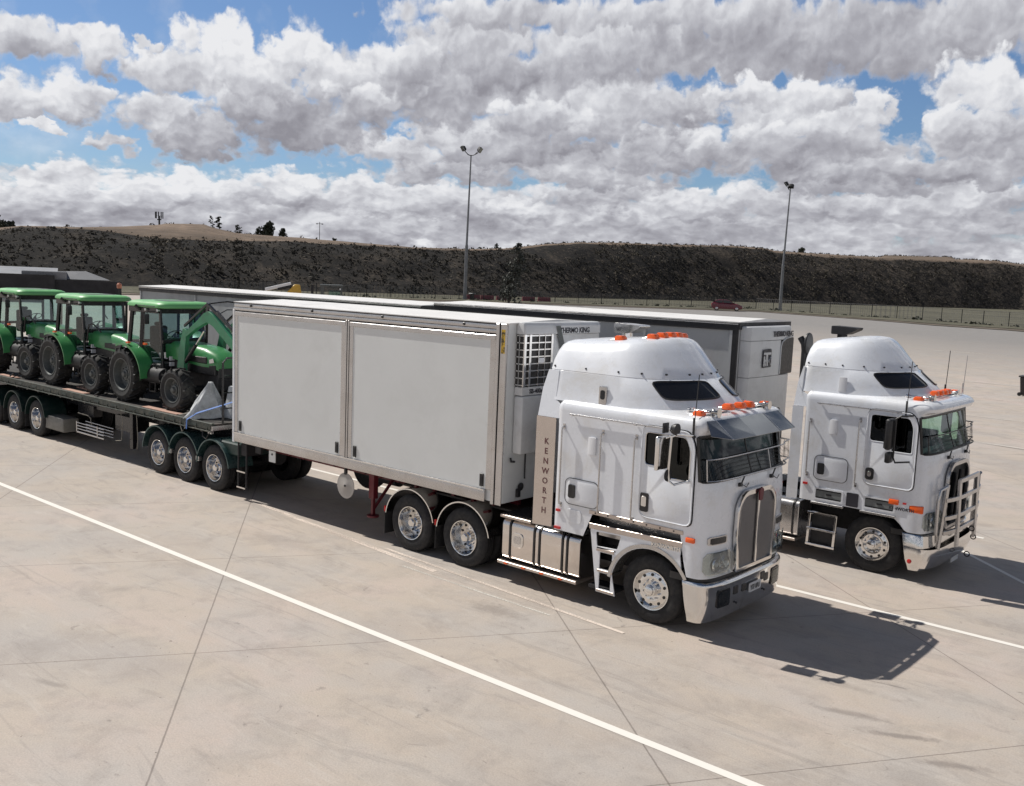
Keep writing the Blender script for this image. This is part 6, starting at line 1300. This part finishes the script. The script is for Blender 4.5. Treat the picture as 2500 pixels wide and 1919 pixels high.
CLOUDS = [(40.7,3.4,38.64,2.07,0.6,0.1),(61.5,2.7,9.11,1.38,0.56,0.25),(51.5,2.5,11.59,1.05,0.58,0.15),(36.7,3.3,9.11,1.1,0.55,0.2),(21.2,3.6,11.59,1.24,0.56,0.15),(65.2,3.8,3.86,1.52,0.72,0.35),(67.3,3.0,3.04,1.1,0.66,0.3),(58.4,4.1,3.59,1.1,0.7,0.35),(61.5,3.5,3.31,0.97,0.62,0.3),(53.6,4.5,3.59,1.05,0.66,0.35),(48.6,4.4,4.14,1.24,0.66,0.35),(44.0,4.3,4.14,1.24,0.6,0.3),(39.9,3.9,3.04,0.77,0.66,0.3),(34.6,5.3,4.14,1.24,0.66,0.35),(30.6,4.5,3.59,0.97,0.56,0.3),(25.4,4.9,4.14,1.24,0.62,0.3),(20.5,4.9,4.14,1.16,0.6,0.3),(16.0,5.2,3.59,1.32,0.64,0.35),(17.7,4.4,5.52,0.83,0.55,0.2),(39.5,6.7,7.18,1.1,0.5,0.25),(44.6,5.9,5.52,0.72,0.6,0.3),(36.8,6.1,6.07,0.83,0.54,0.25),(21.8,6.0,6.35,0.83,0.5,0.2),(33.4,7.2,5.52,1.05,0.55,0.3),(42.3,7.8,5.52,1.52,0.55,0.3),(50.0,7.3,2.48,0.88,0.74,0.3),(47.1,6.9,2.48,1.05,0.68,0.3),(44.7,7.9,3.04,1.24,0.62,0.35),(37.2,8.7,4.69,1.52,0.6,0.35),(32.1,8.2,3.59,1.05,0.68,0.35),(28.7,7.6,2.76,0.83,0.62,0.3),(46.4,10.6,9.11,2.48,0.55,0.3),(38.4,11.2,7.18,2.62,0.57,0.25),(34.3,9.8,4.42,1.66,0.6,0.3),(30.9,10.0,2.21,1.52,0.45,0.3),(39.6,9.2,3.31,1.1,0.66,0.35),(53.1,8.1,4.69,1.71,0.4,0.2),(58.4,7.0,2.76,1.52,0.5,0.35),(60.5,8.2,2.35,1.24,0.74,0.35),(55.2,9.2,4.14,1.66,0.6,0.4),(59.6,10.3,3.04,1.38,0.74,0.3),(57.2,11.3,2.9,1.93,0.8,0.35),(55.2,10.7,2.48,1.52,0.74,0.4),(52.9,11.9,2.07,1.66,0.82,0.35),(51.1,10.6,2.48,1.52,0.66,0.35),(49.0,9.3,3.04,1.24,0.58,0.35),(43.3,13.1,4.97,1.52,0.66,0.3),(42.1,11.6,3.31,1.24,0.42,0.2),(47.5,11.8,2.48,1.24,0.68,0.35),(34.5,13.0,7.18,1.93,0.62,0.3),(28.0,12.1,4.14,0.97,0.52,0.2),(22.0,13.3,11.87,2.21,0.42,0.15),(15.7,13.9,5.52,1.66,0.52,0.2),(30.7,14.7,7.18,1.1,0.58,0.2),(41.2,14.5,7.18,0.97,0.64,0.25),(24.1,7.2,6.07,1.32,0.44,0.35),(19.5,6.6,5.52,0.83,0.46,0.2),(25.3,9.4,5.24,2.07,0.64,0.35),(27.9,10.6,2.21,0.97,0.78,0.35),(24.4,10.5,3.04,1.05,0.8,0.35),(21.4,9.7,1.52,1.32,0.8,0.35),(22.8,8.4,3.04,1.24,0.6,0.35),(26.7,8.1,2.76,1.1,0.62,0.35),(15.1,8.0,3.59,2.35,0.56,0.3),(15.8,10.6,2.62,1.93,0.8,0.35),(17.2,8.8,1.66,1.24,0.7,0.35),(15.2,6.5,3.04,0.77,0.44,0.2),(66.8,11.0,2.62,0.97,0.6,0.35),(64.9,11.4,1.66,0.69,0.72,0.3),(63.4,10.9,1.66,1.05,0.74,0.35),(66.2,8.3,3.59,1.32,0.72,0.45),(64.0,8.7,1.24,0.77,0.74,0.3),(67.3,7.5,1.93,0.69,0.55,0.3),(62.7,6.4,1.24,0.5,0.74,0.3),(65.8,6.8,0.83,0.33,0.72,0.2),(60.8,11.6,0.77,0.55,0.7,0.2)]

def cloud_coords(daz, de):
    e2 = mth(nt, 'ADD', eln, de); pe = mth(nt, 'POWER', mth(nt, 'MAXIMUM', mth(nt, 'ADD', e2, 2.0), .1), .72)
    cv = N(nt, 'ShaderNodeCombineXYZ'); ly = mth(nt, 'LOGARITHM', mth(nt, 'MAXIMUM', mth(nt, 'ADD', e2, 4.0), .1), 2.718)
    lk(nt, mth(nt, 'MULTIPLY', mth(nt, 'ADD', az, daz), .36), cv.inputs[0]); lk(nt, mth(nt, 'MULTIPLY', ly, 5.2), cv.inputs[1]); return cv.outputs[0]
def fb(vec, s, det=8, r=.56, dist=.0, off=0):
    n = N(nt, 'ShaderNodeTexNoise', noise_dimensions='2D'); n.inputs['Scale'].default_value = s; n.inputs['Detail'].default_value = det; n.inputs['Roughness'].default_value = r; n.inputs['Distortion'].default_value = dist
    mp = N(nt, 'ShaderNodeMapping'); mp.inputs['Location'].default_value = (off, off*.7, off*.3); lk(nt, vec, mp.inputs[0]); lk(nt, mp.outputs[0], n.inputs['Vector']); return n
def band(v, a, b_, c, d):
    r1 = N(nt, 'ShaderNodeMapRange'); r1.interpolation_type = 'SMOOTHSTEP'; r1.inputs[1].default_value = a; r1.inputs[2].default_value = b_; lk(nt, v, r1.inputs[0])
    r2 = N(nt, 'ShaderNodeMapRange'); r2.interpolation_type = 'SMOOTHSTEP'; r2.inputs[1].default_value = d; r2.inputs[2].default_value = c; lk(nt, v, r2.inputs[0]); return mth(nt, 'MULTIPLY', r1.outputs[0], r2.outputs[0])
P0 = cloud_coords(0, 0); P1_ = cloud_coords(.5, .75)
nA = fb(P0, .62, 6, .52).outputs['Fac']; nB = fb(P1_, .62, 6, .52).outputs['Fac']
nW = fb(P0, 1.5, 6, .55, 0, 7.3).outputs['Color']; nF = fb(P0, 3.2, 6, .62, 0, 3.1).outputs['Fac']
def billow(sc, off):
    v = N(nt, 'ShaderNodeTexVoronoi', voronoi_dimensions='2D'); v.feature = 'F1'; v.inputs['Scale'].default_value = sc
    w = N(nt, 'ShaderNodeVectorMath', operation='MULTIPLY_ADD'); lk(nt, nW, w.inputs[0]); w.inputs[1].default_value = (.7, .7, .7); lk(nt, off, w.inputs[2]); lk(nt, w.outputs[0], v.inputs['Vector']); return v.outputs['Distance']
bA = mth(nt, 'ADD', mth(nt, 'MULTIPLY', billow(1.6, P0), .65), mth(nt, 'MULTIPLY', billow(4.2, P0), .35))
bB = mth(nt, 'ADD', mth(nt, 'MULTIPLY', billow(1.6, cloud_coords(.16, .26)), .65), mth(nt, 'MULTIPLY', billow(4.2, cloud_coords(.16, .26)), .35))
wp = N(nt, 'ShaderNodeVectorMath', operation='SUBTRACT'); lk(nt, nW, wp.inputs[0]); wp.inputs[1].default_value = (.5, .5, .5)
cc = N(nt, 'ShaderNodeCombineXYZ'); lk(nt, az, cc.inputs[0]); lk(nt, eln, cc.inputs[1])
wp2 = N(nt, 'ShaderNodeVectorMath', operation='MULTIPLY_ADD'); lk(nt, wp.outputs[0], wp2.inputs[0]); wp2.inputs[1].default_value = (4.0, 1.9, 0); lk(nt, cc.outputs[0], wp2.inputs[2]); Q = wp2.outputs[0]
edge = mth(nt, 'ADD', mth(nt, 'MULTIPLY', bA, .75), mth(nt, 'MULTIPLY_ADD', nF, .5, -.60))
Lc = mth(nt, 'MULTIPLY_ADD', nA, .5, .44); cvw = band(mth(nt, 'ADD', eln, mth(nt, 'MULTIPLY', nA, 2.5)), -40, -30, 3.9, 5.2)
for c in CLOUDS:
    v = N(nt, 'ShaderNodeVectorMath', operation='MULTIPLY_ADD'); lk(nt, Q, v.inputs[0]); v.inputs[1].default_value = (1/c[2], 1/c[3], 0); v.inputs[2].default_value = (-c[0]/c[2], -c[1]/c[3], 0)
    l = N(nt, 'ShaderNodeVectorMath', operation='LENGTH'); lk(nt, v.outputs[0], l.inputs[0])
    m_ = N(nt, 'ShaderNodeMapRange'); m_.interpolation_type = 'SMOOTHSTEP'; m_.inputs[1].default_value = 1.08; m_.inputs[2].default_value = .66; lk(nt, mth(nt, 'ADD', l.outputs['Value'], edge), m_.inputs[0]); m_ = m_.outputs[0]
    d_ = N(nt, 'ShaderNodeVectorMath', operation='DOT_PRODUCT'); lk(nt, v.outputs[0], d_.inputs[0]); d_.inputs[1].default_value = (.2, .95, 0)
    b_ = mth(nt, 'MULTIPLY_ADD', d_.outputs['Value'], c[5]*1.1, c[4]-.02); mm_ = mth(nt, 'MULTIPLY', m_, .86)
    Lc = mth(nt, 'MULTIPLY_ADD', mth(nt, 'SUBTRACT', b_, Lc), mm_, Lc)
    cvw = m_ if cvw is None else mth(nt, 'MAXIMUM', cvw, m_)
thin = N(nt, 'ShaderNodeMapRange'); thin.inputs[1].default_value = .5; thin.inputs[2].default_value = .8; thin.inputs[4].default_value = .35; lk(nt, nA, thin.inputs[0])
cvw = mth(nt, 'MAXIMUM', cvw, thin.outputs[0])
co_ = N(nt, 'ShaderNodeMapRange'); co_.interpolation_type = 'SMOOTHSTEP'; co_.inputs[1].default_value = .40; co_.inputs[2].default_value = .52; lk(nt, mth(nt, 'SUBTRACT', nA, mth(nt, 'MULTIPLY', mth(nt, 'MAXIMUM', mth(nt, 'SUBTRACT', eln, 24), 0), .014)), co_.inputs[0])  # unseen cloud outside the view, shaped for ambient light: low band, thin overhead
inv = mth(nt, 'MULTIPLY', band(az, 0, 10, 76, 86), band(eln, -30, -20, 15, 20))
cov = mth(nt, 'ADD', mth(nt, 'MULTIPLY', cvw, inv), mth(nt, 'MULTIPLY', co_.outputs[0], mth(nt, 'SUBTRACT', 1, inv)))
Lo = mth(nt, 'MULTIPLY_ADD', mth(nt, 'SUBTRACT', nA, nB), 2.4, .62)
L_ = mth(nt, 'ADD', mth(nt, 'MULTIPLY', Lc, inv), mth(nt, 'MULTIPLY', mth(nt, 'ADD', Lo, .02), mth(nt, 'SUBTRACT', 1, inv)))
L_ = mth(nt, 'ADD', L_, mth(nt, 'MULTIPLY', mth(nt, 'SUBTRACT', bB, bA), .38)); L_ = mth(nt, 'ADD', L_, mth(nt, 'MULTIPLY_ADD', nF, .13, -.03)); L_ = mth(nt, 'ADD', L_, mth(nt, 'MULTIPLY', mth(nt, 'SUBTRACT', nA, nB), .9))
ccol = ramp(nt, L_, [(.20, (.31, .305, .345)), (.42, (.43, .43, .475)), (.60, (.57, .575, .62)), (.78, (.75, .76, .80)), (.95, (.90, .905, .93))])
cs = N(nt, 'ShaderNodeVectorMath', operation='SCALE'); lk(nt, ccol, cs.inputs[0]); cs.inputs['Scale'].default_value = 18.4
skyc = mixc(nt, inv, sky.outputs[0], mixc(nt, 1., sky.outputs[0], (1.18, 1.44, 1.80), 'MULTIPLY'))
lk(nt, mixc(nt, cov, skyc, cs.outputs[0]), bg.inputs['Color']); lk(nt, bg.outputs[0], out.inputs[0])

cd = bpy.data.cameras.new('camera'); cam = bpy.data.objects.new('camera', cd); COL.objects.link(cam); scene.camera = cam
cr, cdn, cf = [Vector(v) for v in ((0.75501516, 0.65449281, 0.03989074), (0.11284515, -0.06976652, -0.99116023), (-0.64592421, 0.75284248, -0.12653112))]
m3 = Matrix((cr, -cdn, -cf)).transposed(); cam.matrix_world = Matrix.Translation((0, 0, 5)) @ m3.to_4x4()
cd.sensor_width = 36; cd.lens = 36*2369.214/2500; cd.shift_x = .0028; cd.shift_y = .009; cd.clip_start = .1; cd.clip_end = 12000
scene.render.resolution_x = 1024; scene.render.resolution_y = 786
scene.view_settings.view_transform = 'Standard'; scene.view_settings.look = 'None'; scene.view_settings.exposure = 0; scene.view_settings.gamma = 1
W.cycles.sampling_method = 'MANUAL'; W.cycles.sample_map_resolution = 512
scene.render.engine = 'CYCLES'; scene.cycles.transparent_max_bounces = 12; scene.cycles.max_bounces = 6

# ------------------------------------------------------------------ place everything
build_truck('prime_mover', (-7.37, 13.14, 0), 'nearer white prime mover with smoked sun visor and chrome grille', dict(kind=1, xr=-1.82, x0=0, drives=(-3.80, -5.13)))
build_truck('prime_mover', (-6.06, 18.40, 0), 'farther white prime mover with silver bull bar and no sun visor', dict(kind=2, xr=-1.42, x0=0, drives=(-3.9, -5.23)))
build_box('box_trailer', (-10.28, 13.14, 0), 7.74, 'short near box trailer with two pale side panels and a slatted refrigeration grille', 1)
t2 = build_box('box_trailer', (-8.995, 18.398, 0), 8.0, 'box trailer behind the farther truck with square emblem on its refrigeration unit', 2); t2.rotation_euler = (0, 0, radians(2.6))
build_box('box_trailer', (-17.75, 18.40, 0), 14.0, 'long rear box trailer standing behind the green tractors', 3)
build_flatbed()
dk_ = 1.504
build_tractor((-23.42, 13.14, dk_), 'front green tractor with raised loader arms, nearest the box trailer', True)
build_tractor((-27.5, 13.14, dk_), 'middle green tractor with black hand hoop, behind the loader tractor', False)
build_tractor((-31.5, 13.14, dk_), 'rearmost green tractor, cut off by the left edge of the photo', False)
dunnage(-22.15, -20.55, 12.10, .20, 'longest timber plank lying along the deck edge below the loader tractor', rz=.0)
dunnage(-21.95, -21.25, 12.55, .16, 'short pale plank on the deck between the loader tractor wheels', rz=.1)
dunnage(-26.35, -25.1, 12.06, .18, 'timber plank along the deck edge beneath the middle tractor', rz=.0)
dunnage(-26.6, -25.9, 12.55, .16, 'short plank behind the front wheel of the middle tractor', rz=-.06)
dunnage(-30.6, -29.4, 12.07, .16, 'weathered plank on the deck edge under the rearmost tractor', rz=.0)
# tarpaulin bundle behind the headboard
b = MB(); n = 28; r5 = random.Random(5); rows_ = []
for j in range(13):
    t = j/12; w_ = .46*(1-t)**1.15+.05; rows_.append([])
    for i in range(n):
        a = 2*pi*i/n; f = 1+.16*sin(5*a+2*t)+.10*sin(9*a-3*t)+r5.uniform(-.03, .03); rows_[-1].append((w_*.62*f*cos(a)+.12*t, w_*1.0*f*sin(a), .82*t**.9+.02*sin(7*a)))
b.add([p for r in rows_ for p in r], [(j*n+i, j*n+(i+1) % n, (j+1)*n+(i+1) % n, (j+1)*n+i) for j in range(12) for i in range(n)]+[tuple(12*n+i for i in range(n))])
o = b.build('tarpaulin_bundle', 'tarp', ang=60, loc=(-19.95, 12.45, 1.51)); tag(o, 'crumpled whitish tarpaulin bundle standing behind the headboard gate', 'tarpaulin')
b = MB(); rows_ = []
for j in range(9):
    t = j/8; rows_.append([(.42*cos(2*pi*i/20)*(1-.35*t)*(1+.08*sin(3*i)), .62*sin(2*pi*i/20)*(1-.2*t)*(1+.06*cos(4*i)), .72*t) for i in range(20)])
b.add([p for r in rows_ for p in r], [(j*20+i, j*20+(i+1) % 20, (j+1)*20+(i+1) % 20, (j+1)*20+i) for j in range(8) for i in range(20)]+[tuple(160+i for i in range(20))])
o = b.build('wrapped_crate', 'tarp', ang=60, loc=(-19.55, 13.3, 1.51)); tag(o, 'low wrapped load beside the tarpaulin bundle behind the gate bars', 'wrapped load')
b = MB(); P = [(-19.92, 11.88, 1.28), (-19.90, 11.88, 1.50), (-19.70, 12.02, 1.66), (-19.2, 12.3, 1.86), (-18.8, 12.9, 2.1), (-18.75, 13.6, 2.15)]
for p, q in zip(P, P[1:]): b.bar(p, q, .055, .008, (0, -.6, .8))
tag(b.build('ratchet_strap', 'blue'), 'blue ratchet strap running over the deck edge by the headboard', 'strap')
b = MB(); b.tube([(-20.25, 11.93, 1.5), (-20.22, 11.9, 1.35), (-20.1, 11.88, 1.2), (-20.0, 11.9, 1.3), (-20.06, 11.95, 1.5)], .012, 6); b.tube([(-20.4, 11.98, 1.53), (-20.1, 12.1, 1.62)], .022, 6); tag(b.build('tie_down_chain', 'rope'), 'coiled tie-down chain hooked over the deck edge beside the blue strap', 'chain')
for i, x in enumerate((-24.4, -29.6)):
    b = MB(); b.tube([(x, 11.92, 1.36), (x+.06, 11.96, 1.53), (x+.2, 12.5, 1.72), (x+.5, 12.7, 2.05)], .014, 6); b.tube([(x-.05, 11.95, 1.56), (x+.12, 11.99, 1.66)], .02, 6)
    tag(b.build('tie_down_chain', 'steel'), ('chain binder on the deck edge between front and middle tractors', 'chain binder on the deck edge between middle and rearmost tractors')[i], 'chain', 'chain binders along the flatbed deck edge')
